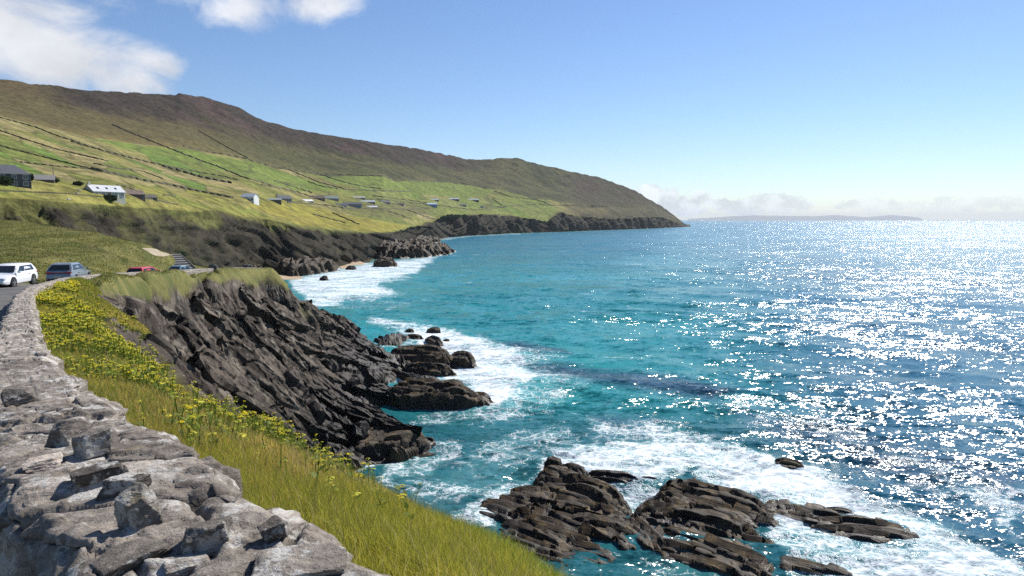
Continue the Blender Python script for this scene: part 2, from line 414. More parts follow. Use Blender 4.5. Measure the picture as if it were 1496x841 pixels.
def inpoly(px, py, poly):
    r = np.zeros(px.shape, bool); n = len(poly)
    for i in range(n):
        x0, y0 = poly[i]; x1, y1 = poly[(i + 1) % n]
        if y0 == y1: continue
        c_ = ((y0 > py) != (y1 > py)) & (px < (x1 - x0) * (py - y0) / (y1 - y0) + x0)
        r ^= c_
    return r
cov = np.zeros(G.shape); cov[:] = (0.15, 0.155, 0.043)
wob = 2.2 * fbm(x / 22, y / 22, None, 41, 3)
qx = FPX + wob; qy = FPY + wob * 0.5
def setc(mask, col, k=1.0):
    global cov
    k = np.asarray(mask, float) * k
    cov = cov * (1 - k[..., None]) + np.array(col) * k[..., None]
# long strips of different pasture running down the slope
ang = R(21)
su = qx * math.cos(ang) + qy * math.sin(ang); sv = -qx * math.sin(ang) + qy * math.cos(ang)
w1_, w2_, fid, _, _ = worley(su / 85.0 + 0.12 * fbm(x / 90, y / 90, None, 43, 3), sv / 8.5 + 0.25 * fbm(x / 60, y / 60, None, 45, 3), 77)
strip = [(0.145, 0.155, 0.040), (0.20, 0.185, 0.065), (0.115, 0.14, 0.035), (0.23, 0.20, 0.09), (0.10, 0.165, 0.033), (0.165, 0.15, 0.06)]
infield = (LV > 3.15) & (LV < 6.05)
for k, s_ in enumerate(strip):
    setc(infield & (fid >= k / 6) & (fid < (k + 1) / 6), s_, 0.9)
near_f = (LV > 2.9) & (qx < 420) & (qy > 262 + qx * 0.055)
setc(near_f, (0.185, 0.175, 0.042), 0.6)
setc(inpoly(qx, qy, [(360, 300), (420, 292), (520, 315), (600, 330), (560, 340), (440, 328)]), (0.21, 0.19, 0.035), 0.8)
GREEN = (0.120, 0.168, 0.034); GREEN2 = (0.128, 0.168, 0.038)
setc(inpoly(qx, qy, [(120, 199), (219, 212), (300, 224), (361, 236), (400, 247), (440, 258), (470, 268), (490, 280), (440, 279), (380, 266), (320, 250), (260, 232), (180, 218)]), GREEN, 0.9)
setc(inpoly(qx, qy, [(466, 255), (559, 258), (573, 264), (650, 266), (718, 276), (712, 288), (650, 287), (585, 284), (520, 273), (480, 265)]), GREEN2, 0.95)
setc(inpoly(qx, qy, [(470, 272), (560, 281), (640, 290), (720, 289), (800, 292), (812, 310), (800, 322), (740, 313), (640, 312), (600, 302), (540, 294)]), GREEN2, 0.7)
setc(inpoly(qx, qy, [(490, 300), (560, 296), (620, 296), (640, 312), (560, 318)]), (0.10, 0.105, 0.04), 0.7)
for pl in ([(0, 186), (60, 205), (160, 233), (150, 238), (50, 214), (0, 196)], [(240, 246), (330, 266), (380, 281), (370, 284), (300, 268), (235, 252)], [(60, 233), (140, 250), (230, 268), (225, 272), (130, 256), (60, 240)]):
    setc(inpoly(qx, qy, pl), (0.26, 0.215, 0.10), 0.75)
setc(infield, (0.062, 0.064, 0.026), (1 - sstep(0.02, 0.09, w2_ - w1_)) * 0.6 * sstep(3.3, 3.8, LV) * (1 - sstep(5.6, 6.0, LV)))
# moor: bracken brown, heather purple, dark wet heath, olive grass
mm = LV > 5.95
above = fty[None, :] - FPY                                             # pixels above the head dyke
hn = fbm(x / 90, y / 90, None, 51, 5); hn2 = fbm(x / 40, y / 40, None, 61, 4)
setc(mm, (0.084, 0.092, 0.031))
setc(mm, (0.140, 0.110, 0.040), 1 - sstep(230, 400, qx + 60 * hn))
setc(mm, (0.125, 0.105, 0.045), np.clip(0.5 + hn, 0, 1) * 0.7)
dk = sstep(-0.05, 0.25, hn2) * sstep(380, 520, qx) * (1 - sstep(850, 920, qx))
setc(mm, (0.045, 0.055, 0.022), dk * 0.8)
top = np.clip((FPY - rgy[None, :]) / np.maximum(fty - rgy, 1)[None, :], 0, 1)  # 0 at the ridge
heath = (1 - sstep(0.30, 0.62, top + 0.22 * hn + 0.1 * hn2)) * sstep(15, 130, qx) * (1 - sstep(640, 760, qx))
setc(mm, (0.044, 0.032, 0.026), heath * 0.95)
purple = heath * sstep(0.0, 0.3, fbm(x / 70, y / 70, None, 71, 4)) * sstep(230, 300, qx)
setc(mm, (0.085, 0.050, 0.046), purple * 0.8)
setc(mm & (qx < 60), (0.13, 0.085, 0.045), 0.5 * (1 - sstep(0.2, 0.5, top)))
hl = sstep(815, 850, qx + 8 * hn) * (LV > 3.0)
setc(hl > 0, (0.078, 0.072, 0.036), hl * 0.9)
setc(hl > 0, (0.105, 0.062, 0.055), hl * sstep(-0.05, 0.25, hn2) * 0.6 * (1 - sstep(0.5, .9, top)))
setc(inpoly(qx, qy, [(815, 309), (880, 302), (905, 322), (860, 322)]), (0.13, 0.115, 0.05), 0.8)
mk = sstep(5.9, 6.3, LV)[..., None]; cov = cov * (1 - 0.20 * mk) * (1 + 0.22 * (1 - mk) * np.array([1.15, 1.0, 0.8]))
cov *= np.where(hl > 0, 1 - 0.2 * hl, 1)[..., None]
slope = N[..., 2]
rk = cl * 0.95
rk = np.maximum(rk, hl * sstep(0.05, 0.45, hn + 0.8 * (1 - slope) + 0.25 * fbm(x / 30, y / 30, z / 30, 91, 4)) * 0.75)
rk = np.maximum(rk, moor * sstep(0.32, 0.5, fbm(x / 14, y / 14, None, 93, 4)) * 0.5 * sstep(250, 320, qx) * (1 - sstep(420, 480, qx)))
# turf hangs down over the cliff edge and on ledges
hang = sstep(0.05, 0.3, fbm((x + 0.75 * z) / (13 * sc), y / (13 * sc), z / (45 * sc), 95, 4) + 0.7 * (LV - 2.62) - 0.22 * sstep(220, 380, FPX))
rk = np.clip(rk * (1 - 0.9 * hang * sstep(1.5, 2.3, LV)), 0, 1)
left = (1 - sstep(150, 330, qx)) * cl
rk *= 1 - 0.55 * left * sstep(-0.2, 0.2, fbm(x / 9, y / 9, z / 9, 97, 3))
cliffveg = cl > 0.02
setc(cliffveg, (0.105, 0.105, 0.032), 0.85)
hills_mat = hill_material()
hills = mesh_np('hills', Gd.reshape(-1, 3), grid_faces(*G.shape[:2]), hills_mat, smooth=True, attrs={'rock': rk.ravel()}, cols={'cover': cov.reshape(-1, 3)})
tag(hills, kind='structure')
HB = BVHTree.FromPolygons([tuple(v) for v in Gd.reshape(-1, 3)], [tuple(f) for f in grid_faces(*G.shape[:2])])
def hit(px, py, bvh=None):
    a, b = ray(px, py)
    d = Vector((float(a), 1.0, float(b))).normalized()
    l, n_, i, dd = (bvh or HB).ray_cast(Vector((0, 0, HC)), d)
    return l
def drop(x_, y_, bvh=None, zt=600):
    l, n_, i, dd = (bvh or HB).ray_cast(Vector((x_, y_, zt)), Vector((0, 0, -1)))
    return l
# ================================================================== WALL LINE AND ROAD (needed by the ground)
def PD(px, py, dz):
    a, b = ray(px, py); Y = dz / b
    return np.array([a * Y, Y, HC + dz])
wl = [PD(*q) for q in [(604, 837, -.62), (457, 784, -.65), (347, 720, -.69), (286, 683, -.72), (220, 637, -.77), (168, 594, -.83), (120, 568, -.88), (88, 545, -.95),
      (64, 515, -1.15), (55, 490, -1.4), (51, 466, -1.75), (47, 445, -2.2), (45, 429, -2.7), (58, 418, -3.05), (80, 411, -3.2), (104, 405, -3.5), (150, 400, -4.0), (200, 397.5, -4.65), (250, 395, -5.4), (300, 392, -6.1), (350, 390.5, -6.8), (395, 391, -7.6)]]
wl = [np.array([2.6, -2.2, HC - .60]), np.array([1.15, -0.45, HC - .60])] + wl
wl = np.array(wl)
def resample(p, step, smooth=0):
    d = np.r_[0, np.cumsum(np.linalg.norm(np.diff(p[:, :2], axis=0), axis=1))]
    s = np.arange(0, d[-1], step)
    q = np.stack([np.interp(s, d, p[:, k]) for k in range(3)], -1)
    for _ in range(smooth):
        q[1:-1] = (q[:-2] + 2 * q[1:-1] + q[2:]) / 4
    return s, q
def offs(p, o, dz=0.0):
    """offset a polyline to its right (seaward) by o metres"""
    t_ = np.gradient(p[:, :2], axis=0); t_ /= np.linalg.norm(t_, axis=1, keepdims=True)
    q = p.copy(); q[:, 0] += t_[:, 1] * o; q[:, 1] -= t_[:, 0] * o; q[:, 2] += dz
    return q
s_w, wline = resample(wl, 0.5, 4)

# ================================================================== NEAR GROUND (surveyed break lines -> triangulated -> dense grid)
TP = []          # x, y, z, rock, road
def BL(pts, rock=0.0, road=0.0, step=1.5):
    pts = np.array(pts, float)
    d = np.r_[0, np.cumsum(np.linalg.norm(np.diff(pts, axis=0), axis=1))]
    if len(pts) == 1: s = np.array([0.])
    else: s = np.unique(np.r_[np.arange(0, d[-1], step), d])
    for v in s:
        TP.append([np.interp(v, d, pts[:, k]) for k in range(3)] + [rock, road])
    return pts
def pp(*q): return [P(*v) for v in q]
def rad(pts, f, dz):
    """the same line pushed outward along the view by a factor, dz below its sight line"""
    o = []
    for v in pts:
        u = np.array([v[0] * f, v[1] * f, HC + (v[2] - HC) * f - dz]); u[2] = max(u[2], -4.0); o.append(u)
    return o
wfar = wline[::2]
nearw = np.hypot(wfar[:, 0], wfar[:, 1])
wdz = np.interp(wfar[:, 1], [0, 20, 32, 46, 56, 90], [1.05, .95, .62, .60, .80, .80])
BL(offs(wfar, -0.30) - np.stack([0 * wdz, 0 * wdz, wdz], -1), 0, 1)
BL(offs(wfar, -0.75) - np.stack([0 * wdz, 0 * wdz, wdz], -1), 0, 1)
rwid = np.interp(wfar[:, 1], [0, 62, 78, 120], [5.0, 5.0, 4.2, 4.2])
rfar = np.stack([offs(wfar, -a_)[i_] for i_, a_ in enumerate(rwid)]) - np.stack([0 * wdz, 0 * wdz, wdz], -1); BL(rfar[(nearw > 4)], 0, 1)
rfar2 = np.stack([offs(wfar, -a_ - .5)[i_] for i_, a_ in enumerate(rwid)]) - np.stack([0 * wdz, 0 * wdz, wdz - .12], -1); BL(rfar2[(nearw > 4)], 0, 0)
wo = offs(wfar, 0.16); wo[:, 2] -= np.interp(s_w[::2], [0, 6, 14, 30, 45, 60, 120], [.62, .62, .6, .5, .30, .02, -.02]); BL(wo, 0)
wo2 = offs(wfar, 1.1); wo2[:, 2] = wo[:, 2] - np.interp(s_w[::2], [0, 14, 30, 60, 120], [.28, .30, .2, .15, .1]); BL(wo2, 0)
# crest of the grass slope outside the wall
E = pp((1100, 1010, 4.2), (960, 930, 4.8), (870, 885, 5.3), (790, 841, 6), (700, 795, 7.2), (650, 770, 8), (600, 745, 9), (540, 706, 11), (480, 681, 12.5), (420, 656, 14.5), (350, 630, 17.5), (300, 602, 20.5), (268, 575, 23), (250, 555, 25.5), (238, 520, 29), (222, 485, 33), (190, 462, 37), (160, 446, 40), (125, 430, 42))
BL(E, 0.0)
BL(rad(E, 1.05, 0.5), 0.5); BL(rad(E[:12], 1.35, 2.5), 0.9); BL(rad(E[:9], 2.2, 5.5), 1.0)
BL([(3.5, 30, 3), (-3, 33, 4), (-9, 40, 5)], 1); BL([(12, 22, -1), (6, 40, -1.0), (1, 48, -1.5), (-3, 52, -1.8)], 1)
BL(rad(E[11:17], 1.16, 5.0), 1.0)
# rocky bare patch in the flowers
BL(pp((180, 505, 27), (215, 505, 29), (222, 535, 26), (195, 545, 24.5)), 0.72)
# cliff top of the promontory
T = pp((112, 424, 47), (157, 428, 53), (190, 433, 57), (223, 438, 59), (254, 441, 63), (271, 430, 71), (294, 411, 88), (317, 407, 95), (357, 411, 100), (385, 412, 106), (405, 418, 112), (424, 424, 118))
BL(T, 0.55)
Tm = pp((125, 413, 50), (170, 412, 60), (215, 414, 66), (260, 412, 76), (300, 402, 90), (340, 400, 97), (380, 401, 106), (405, 407, 112)); BL(Tm, 0.0)
RK1 = 1.0
BL(pp((150, 436, 53.5), (190, 445, 57), (222, 458, 58), (240, 470, 57), (262, 480, 60), (285, 470, 67), (300, 452, 80), (325, 440, 92), (360, 440, 98), (400, 440, 110)), RK1)
BL(pp((236, 500, 55), (262, 520, 54.5), (290, 520, 57.5)), RK1)
BL(pp((250, 560, 52), (275, 565, 52), (300, 575, 53)), RK1)
BL(pp((300, 605, 47), (320, 612, 49), (345, 622, 50), (390, 640, 57), (430, 655, 65), (465, 668, 74)), RK1)
BL(pp((300, 485, 68), (345, 540, 66), (390, 575, 66), (430, 600, 71), (470, 625, 76), (520, 650, 80)), RK1)          # slab 1
BL(pp((330, 470, 78), (380, 510, 80), (420, 545, 80), (455, 570, 82), (500, 597, 83.5), (545, 615, 85), (590, 628, 87)), RK1)   # slab 2 -> R3 tip
BL([*pp((590, 628, 87)), PZ(630, 640, 1.0), PZ(640, 642, -2)], RK1)
BL([PZ(640, 646, -2.5), PZ(600, 662, -1.0), PZ(548, 676, -1.2), PZ(500, 684, -1.2), PZ(470, 690, -1)], RK1)
BL([PZ(618, 646, .8), PZ(590, 655, 1.0), PZ(548, 669, 1.0), PZ(505, 676, 1.5)], RK1)
BL(pp((545, 645, 85), (500, 640, 80)), RK1)
# inner cove
BL([PZ(640, 612, -2.5), PZ(590, 603, -2.2), PZ(545, 594, -1.6), PZ(522, 588, -0.6)], RK1)
BL([PZ(640, 625, -2.5), PZ(580, 606, -2)], RK1)
BL(pp((495, 590, 96), (470, 565, 92), (440, 540, 90), (410, 510, 90)), RK1)
# middle rib R2
BL(pp((400, 470, 101), (440, 500, 101), (480, 520, 101), (520, 532, 105), (560, 545, 108), (610, 556, 109.5), (650, 567, 109), (685, 577, 108)), RK1)
BL([PZ(690, 578, 1.0), PZ(716, 584, 0.4), PZ(728, 586, -2)], RK1)
BL([PZ(720, 592, -2), PZ(690, 588, -1), PZ(640, 598, -1.5), PZ(590, 596, -1.2), PZ(550, 590, -1)], RK1)
BL(pp((640, 588, 108), (590, 586, 109), (540, 578, 108.5), (500, 560, 104)), RK1)
# gap between R2 and R1
BL([PZ(690, 552, -2.5), PZ(650, 548, -2), PZ(615, 541, -1.2), PZ(590, 536, -0.6)], RK1)
BL([PZ(660, 562, -1.4), PZ(630, 552, -1.0)], RK1)
# back rib R1
BL(pp((430, 450, 118), (470, 480, 124), (510, 500, 130), (550, 512, 132), (585, 518, 135), (620, 522, 137)), RK1)
BL([PZ(640, 524, 0.9), PZ(690, 529, -1.0), PZ(704, 532, -2.5)], RK1)
BL(pp((560, 528, 132), (520, 522, 124), (480, 505, 114)), RK1)
SIL = pp((424, 424, 119), (434, 432, 123), (450, 441, 128), (480, 458, 140), (520, 470, 150), (555, 479, 160), (580, 486, 166)); BL(SIL, RK1)
BL([PZ(604, 492, .8), PZ(622, 497, -1.2), PZ(650, 508, -2.5), PZ(680, 520, -2.5)], RK1)
BL([v + np.array([3, 10, -5]) for v in SIL[:5]], RK1)
BL([np.array([v[0] + 6, v[1] + 34, -3.]) for v in SIL], RK1)
# bank behind the parked cars, then the gully beyond
bank = pp((-120, 312, 99), (0, 319, 95), (40, 323.5, 93.5), (100, 331, 92), (150, 341, 90), (200, 353, 88), (225, 361, 90), (245, 371, 95), (262, 378, 95), (285, 386, 97), (303, 390, 99))
BL(bank, 0.0)
BL(pp((0, 345, 82), (50, 350, 80), (95, 358, 79)), 0.1); BL(pp((110, 361, 79), (140, 366, 78), (165, 371, 77)), 0.42, step=1); BL(pp((185, 374, 77), (205, 379, 77)), 0.1)
BL(pp((-120, 380, 58), (0, 376, 60), (60, 382, 62)), 0.0)
BL(rad(bank, 1.05, 1.6), 0.2); BL(rad(bank, 1.3, 14), 0.7)
cape = pp((318, 391, 99), (350, 390.6, 104), (385, 391, 112), (398, 394, 116), (412, 405, 121)); BL(cape, 0.0)
BL([np.array([v[0] * 1.1, v[1] * 1.1, v[2] - 9]) for v in cape], 0.6)
BL([np.array([v[0] * 1.3, v[1] * 1.3, 1.0]) for v in cape], 0.8)
BL([(-330, 60, -4), (-330, 190, -4), (-200, 250, -4), (-60, 260, -4), (20, 260, -4), (40, 120, -4), (30, 30, -4), (24, 6, -4), (8, -8, 20)], 0, step=12)
def deepen(*q):
    for a_, b_ in q:
        v = PZ(a_, b_); BL([(v[0], v[1], -4.0)], 1)
deepen((606, 672), (566, 686), (530, 694), (650, 652), (660, 680), (690, 690), (640, 700), (600, 705), (560, 715), (700, 660), (740, 650), (640, 740), (700, 740), (730, 620), (650, 618), (600, 611), (560, 603), (740, 590), (730, 570), (700, 555), (715, 530), (760, 560), (800, 620))
TP = np.array(TP)
tri = None
vs, es, fs, ov, oe, of_ = delaunay_2d_cdt([Vector((a[0], a[1])) for a in TP], [], [], 0, 1e-4)
vz = np.array([TP[o[0]] for o in ov])
tri = np.array([list(f) for f in fs])
# dense polar grid
rr = [0.9]
while rr[-1] < 46: rr.append(rr[-1] * 1.0135)
while rr[-1] < 150: rr.append(rr[-1] + 0.36)
while rr[-1] < 235: rr.append(rr[-1] * 1.012)
rr = np.array(rr); aa = np.arange(R(-47), R(32), R(0.115))
RRg, AAg = np.meshgrid(rr, aa, indexing='ij')
gx, gy = RRg * np.sin(AAg), RRg * np.cos(AAg)
gz = np.full(gx.shape, -5.0); grk = np.ones(gx.shape); grd = np.zeros(gx.shape)
for t_ in tri:
    p0, p1, p2 = vz[t_[0]], vz[t_[1]], vz[t_[2]]
    xs = [p0[0], p1[0], p2[0]]; ys = [p0[1], p1[1], p2[1]]
    # candidate window in the polar grid
    rmax = max(math.hypot(a, b) for a, b in zip(xs, ys))
    cxy = np.array([xs, ys]).T
    az_ = np.arctan2(cxy[:, 0], cxy[:, 1])
    dmin = 0.0
    mx, my = np.mean(xs), np.mean(ys); rad_ = max(math.hypot(a - mx, b - my) for a, b in zip(xs, ys))
    dmin = max(0.0, math.hypot(mx, my) - rad_)
    i0, i1 = np.searchsorted(rr, dmin - 0.1), np.searchsorted(rr, rmax + 0.1)
    if az_.max() - az_.min() > math.pi or dmin == 0: j0, j1 = 0, len(aa)
    else: j0, j1 = np.searchsorted(aa, az_.min() - .01), np.searchsorted(aa, az_.max() + .01)
    if i1 <= i0 or j1 <= j0: continue
    X, Y = gx[i0:i1, j0:j1], gy[i0:i1, j0:j1]
    det = (p1[1] - p2[1]) * (p0[0] - p2[0]) + (p2[0] - p1[0]) * (p0[1] - p2[1])
    if abs(det) < 1e-9: continue
    l0 = ((p1[1] - p2[1]) * (X - p2[0]) + (p2[0] - p1[0]) * (Y - p2[1])) / det
    l1 = ((p2[1] - p0[1]) * (X - p2[0]) + (p0[0] - p2[0]) * (Y - p2[1])) / det
    l2 = 1 - l0 - l1
    m = (l0 >= -1e-6) & (l1 >= -1e-6) & (l2 >= -1e-6)
    for arr, k in ((gz, 2), (grk, 3), (grd, 4)):
        sub = arr[i0:i1, j0:j1]; sub[m] = (l0 * p0[k] + l1 * p1[k] + l2 * p2[k])[m]
def blur(a, n):
    for _ in range(n):
        a = a.copy(); a[1:-1] = (a[:-2] + 2 * a[1:-1] + a[2:]) / 4; a[:, 1:-1] = (a[:, :-2] + 2 * a[:, 1:-1] + a[:, 2:]) / 4
    return a
gz = blur(gz, 4); grk = blur(grk, 3)
NG = np.stack([gx, gy, gz], -1)
NPX, NPY = PIX(NG)
nn = grid_normals(NG); nn *= np.sign(nn[..., 2:3] + 1e-9)
pts = NG.reshape(-1, 3)
NB = (0.60, -0.22, 0.77)
b1, k1 = blocks(pts, NB, 4.2, 15, 10, 3); gp1 = blocks.gap; b2, k2 = blocks(pts, NB, 1.3, 4.5, 3.0, 13); gp2 = blocks.gap; b3, k3 = blocks(pts, NB, 0.5, 1.8, 1.3, 23)
rg = fbm(gx / 9, gy / 9, gz / 9, 27, 4); rfine = fbm(gx / 1.1, gy / 1.1, gz / 1.1, 29, 4)
sh = gx.shape
rockm = sstep(0.32, 0.6, grk + 0.35 * fbm(gx / 5, gy / 5, gz / 5, 33, 4) + 0.5 * (1 - nn[..., 2]) * (grk > 0.2) - 0.1)
tyl = np.interp(NPX, [100, 112, 157, 190, 223, 254, 271, 294, 317, 357, 385, 405, 424, 440], [420, 424, 428, 433, 438, 441, 430, 413, 408, 411, 412, 418, 424, 440]) + 7 * fbm(gx / 4, gy / 4, None, 141, 3) + 5 * fbm(gx / 1.1, gy / 1.1, None, 142, 3)
inT = (NPX > 104) & (NPX < 436) & (RRg > 44) & (RRg < 132) & (NPY > 396)
rockm = np.where(inT & (NPY > tyl + 1), 1.0, np.where(inT & (NPY < tyl - 3), np.minimum(rockm, np.where(NPX < 290, sstep(.02, .3, fbm(gx / 2.2, gy / 2.2, None, 143, 4)), 0.0)), rockm))
edgeT = np.where(inT, sstep(-4, 30, NPY - tyl), 1.0)
rockm *= (1 - sstep(0.3, 0.6, grd))
far_ = sstep(20, 48, RRg)
amp = (0.25 + 0.75 * far_) * rockm * (0.12 + 0.88 * edgeT)
vm = 0.35 + 1.3 * sstep(-0.25, 0.3, fbm(gx / 12, gy / 12, gz / 12, 145, 2))
D = amp * (1.3 * b1.reshape(sh) + 0.75 * vm * b2.reshape(sh) + 0.34 * b3.reshape(sh) + 1.0 * rg + 0.16 * rfine)
low = 1 - sstep(-1.5, 3.0, gz)
D = D * (1 - 0.45 * low) + 0.0
# turf: tussocks and hollows
D += (1 - rockm) * (1 - grd) * (0.10 * fbm(gx / 1.3, gy / 1.3, None, 35, 3) + sstep(25, 60, RRg) * 0.28 * fbm(gx / 4.5, gy / 4.5, None, 36, 3))
D *= sstep(0.0, 0.5, gz + 4.6)
D *= sstep(-1.6, 1.2, gz)
NG[..., 2] -= 2.2 * (1 - sstep(-1.0, 0.35, gz))
lim = np.clip(RRg * 0.028, 0.05, 3.0); D = np.clip(D, -1.6 * lim, lim)
NGd = NG + nn * D[..., None]
wet = (1 - sstep(2.0, 12.0, gz + 3.0 * fbm(gx / 7, gy / 7, gz / 7, 37, 4)))
weed = (1 - sstep(0.3, 2.6, gz + 1.0 * rfine)) * sstep(-0.1, 0.3, nn[..., 2])*0.8
near_mat = near_material()
gfaces = grid_faces(*sh, flip=True)
# great tilted beds standing proud of the promontory face
GB0 = BVHTree.FromPolygons([tuple(v) for v in NGd.reshape(-1, 3)], [tuple(f) for f in gfaces])
GV_ = [NGd.reshape(-1, 3)]; GF_ = [gfaces]; blk_all = [0.5 * k1 + 0.5 * k2]; gap_all = [np.maximum(gp1, 0.8 * gp2)]; gn = [len(GV_[0])]
def bed(line, wid, thick, seed, lift=0.4, w1=0.5, nb=(0.52, -0.34, 0.78)):
    q = []
    for px_, py_ in line:
        a, b = ray(px_, py_); h_, _, _, _ = GB0.ray_cast(Vector((0, 0, HC)), Vector((float(a), 1, float(b))).normalized())
        if h_ is not None: q.append(np.array(h_))
    q = np.array(q); d_ = np.r_[0, np.cumsum(np.linalg.norm(np.diff(q, axis=0), axis=1))]; L = d_[-1]
    nu = int(L / 0.20); uu = np.linspace(0, 1, nu)
    c_ = np.stack([np.interp(uu * L, d_, q[:, k]) for k in range(3)], -1)
    for _ in range(25): c_[1:-1] = (c_[:-2] + 2 * c_[1:-1] + c_[2:]) / 4
    t_ = np.gradient(c_, axis=0); t_ /= np.linalg.norm(t_, axis=1, keepdims=True)
    n0 = np.array(nb, float); n_ = n0 - (t_ @ n0)[:, None] * t_; n_ /= np.linalg.norm(n_, axis=1, keepdims=True)
    v_ = np.cross(t_, n_); v_ *= np.where(v_[:, 1:2] > 0, -1, 1)              # towards the viewer
    tap = (1 - (1 - w1) * uu) * np.minimum(1, sstep(-0.02, 0.08, uu)) * (1 - 0.8 * sstep(0.85, 1.0, uu))
    prof_ = [(-wid * .55, -thick * 1.2)] + [(-wid * .5, z) for z in np.linspace(-thick, 0, 8)] + [(x_, 0) for x_ in np.linspace(-wid * .5, wid * .5, int(wid / 0.2))[1:-1]] + [(wid * .5 - .16 * -z, z) for z in np.linspace(0, -thick * 1.5, int(thick * 1.5 / 0.2))]
    prof_ = np.array(prof_); g_ = np.r_[0, np.cumsum(np.hypot(*np.diff(prof_, axis=0).T))]
    pn = np.stack([np.sign(prof_[:, 0]) * (np.abs(prof_[:, 0]) > wid * .47), (prof_[:, 1] > -0.05) * 1.0], -1); pn /= np.maximum(np.linalg.norm(pn, axis=1, keepdims=True), 1)
    U, Vg = np.meshgrid(uu * L, g_, indexing='ij')
    blk1 = np.stack([U.ravel(), Vg.ravel(), 0 * U.ravel()], -1)
    f1_, f2_, ci_, ox_, oy_ = worley(U / 5.5 + .4 * fbm(U / 4, Vg / 4, None, seed, 2), Vg / 2.1, seed); f3_, f4_, cj_, _, _ = worley(U / 2.0 + .3 * fbm(U / 2, Vg / 2, None, seed + 1, 2), Vg / .75, seed + 3)
    dsp = 0.62 * (ci_ - .5) + .26 * (cj_ - .5) - .30 * (1 - sstep(0, .07, f2_ - f1_)) + .35 * fbm(U / 3, Vg / 1.5, None, seed + 5, 4) + .10 * fbm(U / .7, Vg / .5, None, seed + 6, 3)
    x_ = prof_[None, :, 0] * tap[:, None] + dsp * pn[None, :, 0]; z_ = prof_[None, :, 1] * (0.3 + .7 * tap)[:, None] + dsp * pn[None, :, 1] + lift
    G_ = c_[:, None, :] + v_[:, None, :] * x_[..., None] + n_[:, None, :] * z_[..., None]
    fc = grid_faces(*U.shape)
    a0, b0, c0 = G_[nu // 2, len(g_) // 2], G_[nu // 2 + 1, len(g_) // 2], G_[nu // 2, len(g_) // 2 + 1]
    if np.cross(b0 - a0, c0 - a0) @ n0 > 0: fc = fc[:, ::-1].copy()
    GV_.append(G_.reshape(-1, 3)); GF_.append(fc + gn[0]); gn[0] += G_.shape[0] * G_.shape[1]; blk_all.append(ci_.ravel()); gap_all.append(np.maximum(1 - sstep(0, .08, f2_ - f1_), .7 * (1 - sstep(0, .06, f4_ - f3_))).ravel())
bed([(345, 470), (400, 512), (450, 555), (500, 596), (560, 622), (614, 638)], 6.0, 3.4, 1, 1.0, .35)
bed([(315, 500), (365, 545), (410, 585), (455, 618), (500, 642), (540, 658)], 4.4, 2.8, 2, .8, .5)
bed([(272, 528), (330, 562), (390, 602), (430, 640), (450, 660)], 4.2, 2.6, 3, .9, .6)
bed([(244, 478), (275, 505), (310, 540), (335, 560)], 2.6, 2.4, 4, .3, .8)
bed([(280, 440), (310, 455), (350, 482), (385, 505)], 3.2, 2.2, 5, .4, .7)
bed([(400, 486), (450, 504), (510, 522), (580, 546), (640, 566), (684, 578)], 4.6, 2.8, 6, .6, .35)
bed([(430, 520), (480, 545), (540, 566), (620, 585)], 3.4, 2.4, 7, .3, .5)
bed([(440, 446), (490, 476), (545, 500), (590, 515), (626, 521)], 4.6, 3.0, 8, .4, .35)
bed([(380, 440), (430, 466), (480, 494), (530, 512)], 4.2, 2.6, 9, .4, .6)
bed([(350, 425), (385, 450), (425, 480)], 3.5, 2.4, 10, .3, .7)
gv = np.concatenate(GV_); gfaces = np.concatenate(GF_); nx_ = len(gv) - NGd.shape[0] * NGd.shape[1]
ez = gv[-nx_:, 2]; en = fbm(gv[-nx_:, 0] / 7, gv[-nx_:, 1] / 7, gv[-nx_:, 2] / 7, 37, 4)
one = np.ones(nx_)
rall = np.r_[rockm.ravel(), one]
ground = mesh_np('ground', gv, gfaces, near_mat, smooth=False,
                 attrs={'rock': rall, 'wet': np.r_[wet.ravel(), 1 - sstep(1.5, 10.0, ez + 3 * en)], 'weed': np.r_[weed.ravel(), (1 - sstep(0.3, 2.6, ez + en)) * .6], 'gap': np.concatenate(gap_all), 'blk': np.concatenate(blk_all), 'road': np.r_[grd.ravel(), 0 * one]})
gsm = np.ones(len(gfaces), bool); rfac = rall[gfaces].mean(1); gsm[rfac > 0.5] = False
ground.data.polygons.foreach_set('use_smooth', gsm)
tag(ground, kind='structure')
GB = GB0

# ================================================================== SEA
def seg_poly_dist(px, py, poly, closed=True):
    d = np.full(px.shape, 1e9); n = len(poly)
    for i in range(n if closed else n - 1):
        x0, y0 = poly[i]; x1, y1 = poly[(i + 1) % n]
        vx, vy = x1 - x0, y1 - y0; L2 = vx * vx + vy * vy + 1e-9
        t_ = np.clip(((px - x0) * vx + (py - y0) * vy) / L2, 0, 1)
        d = np.minimum(d, np.hypot(px - x0 - t_ * vx, (py - y0 - t_ * vy) * 1.6))
    return d
yp = [1400.0]
while yp[-1] > 840: yp.append(yp[-1] - 9)
while yp[-1] > 331: yp.append(yp[-1] - (1.25 if yp[-1] > 480 else 0.9))
while yp[-1] > 321.75: yp.append(yp[-1] - 0.45)
sa = ray(748, np.array(yp)); sY = -HC / sa[1]
sY = np.r_[sY, 48000.0]
saz = np.r_[np.arange(-78, -20, 1.0), np.arange(-20, 41, 0.075), np.arange(41, 80, 1.0)]
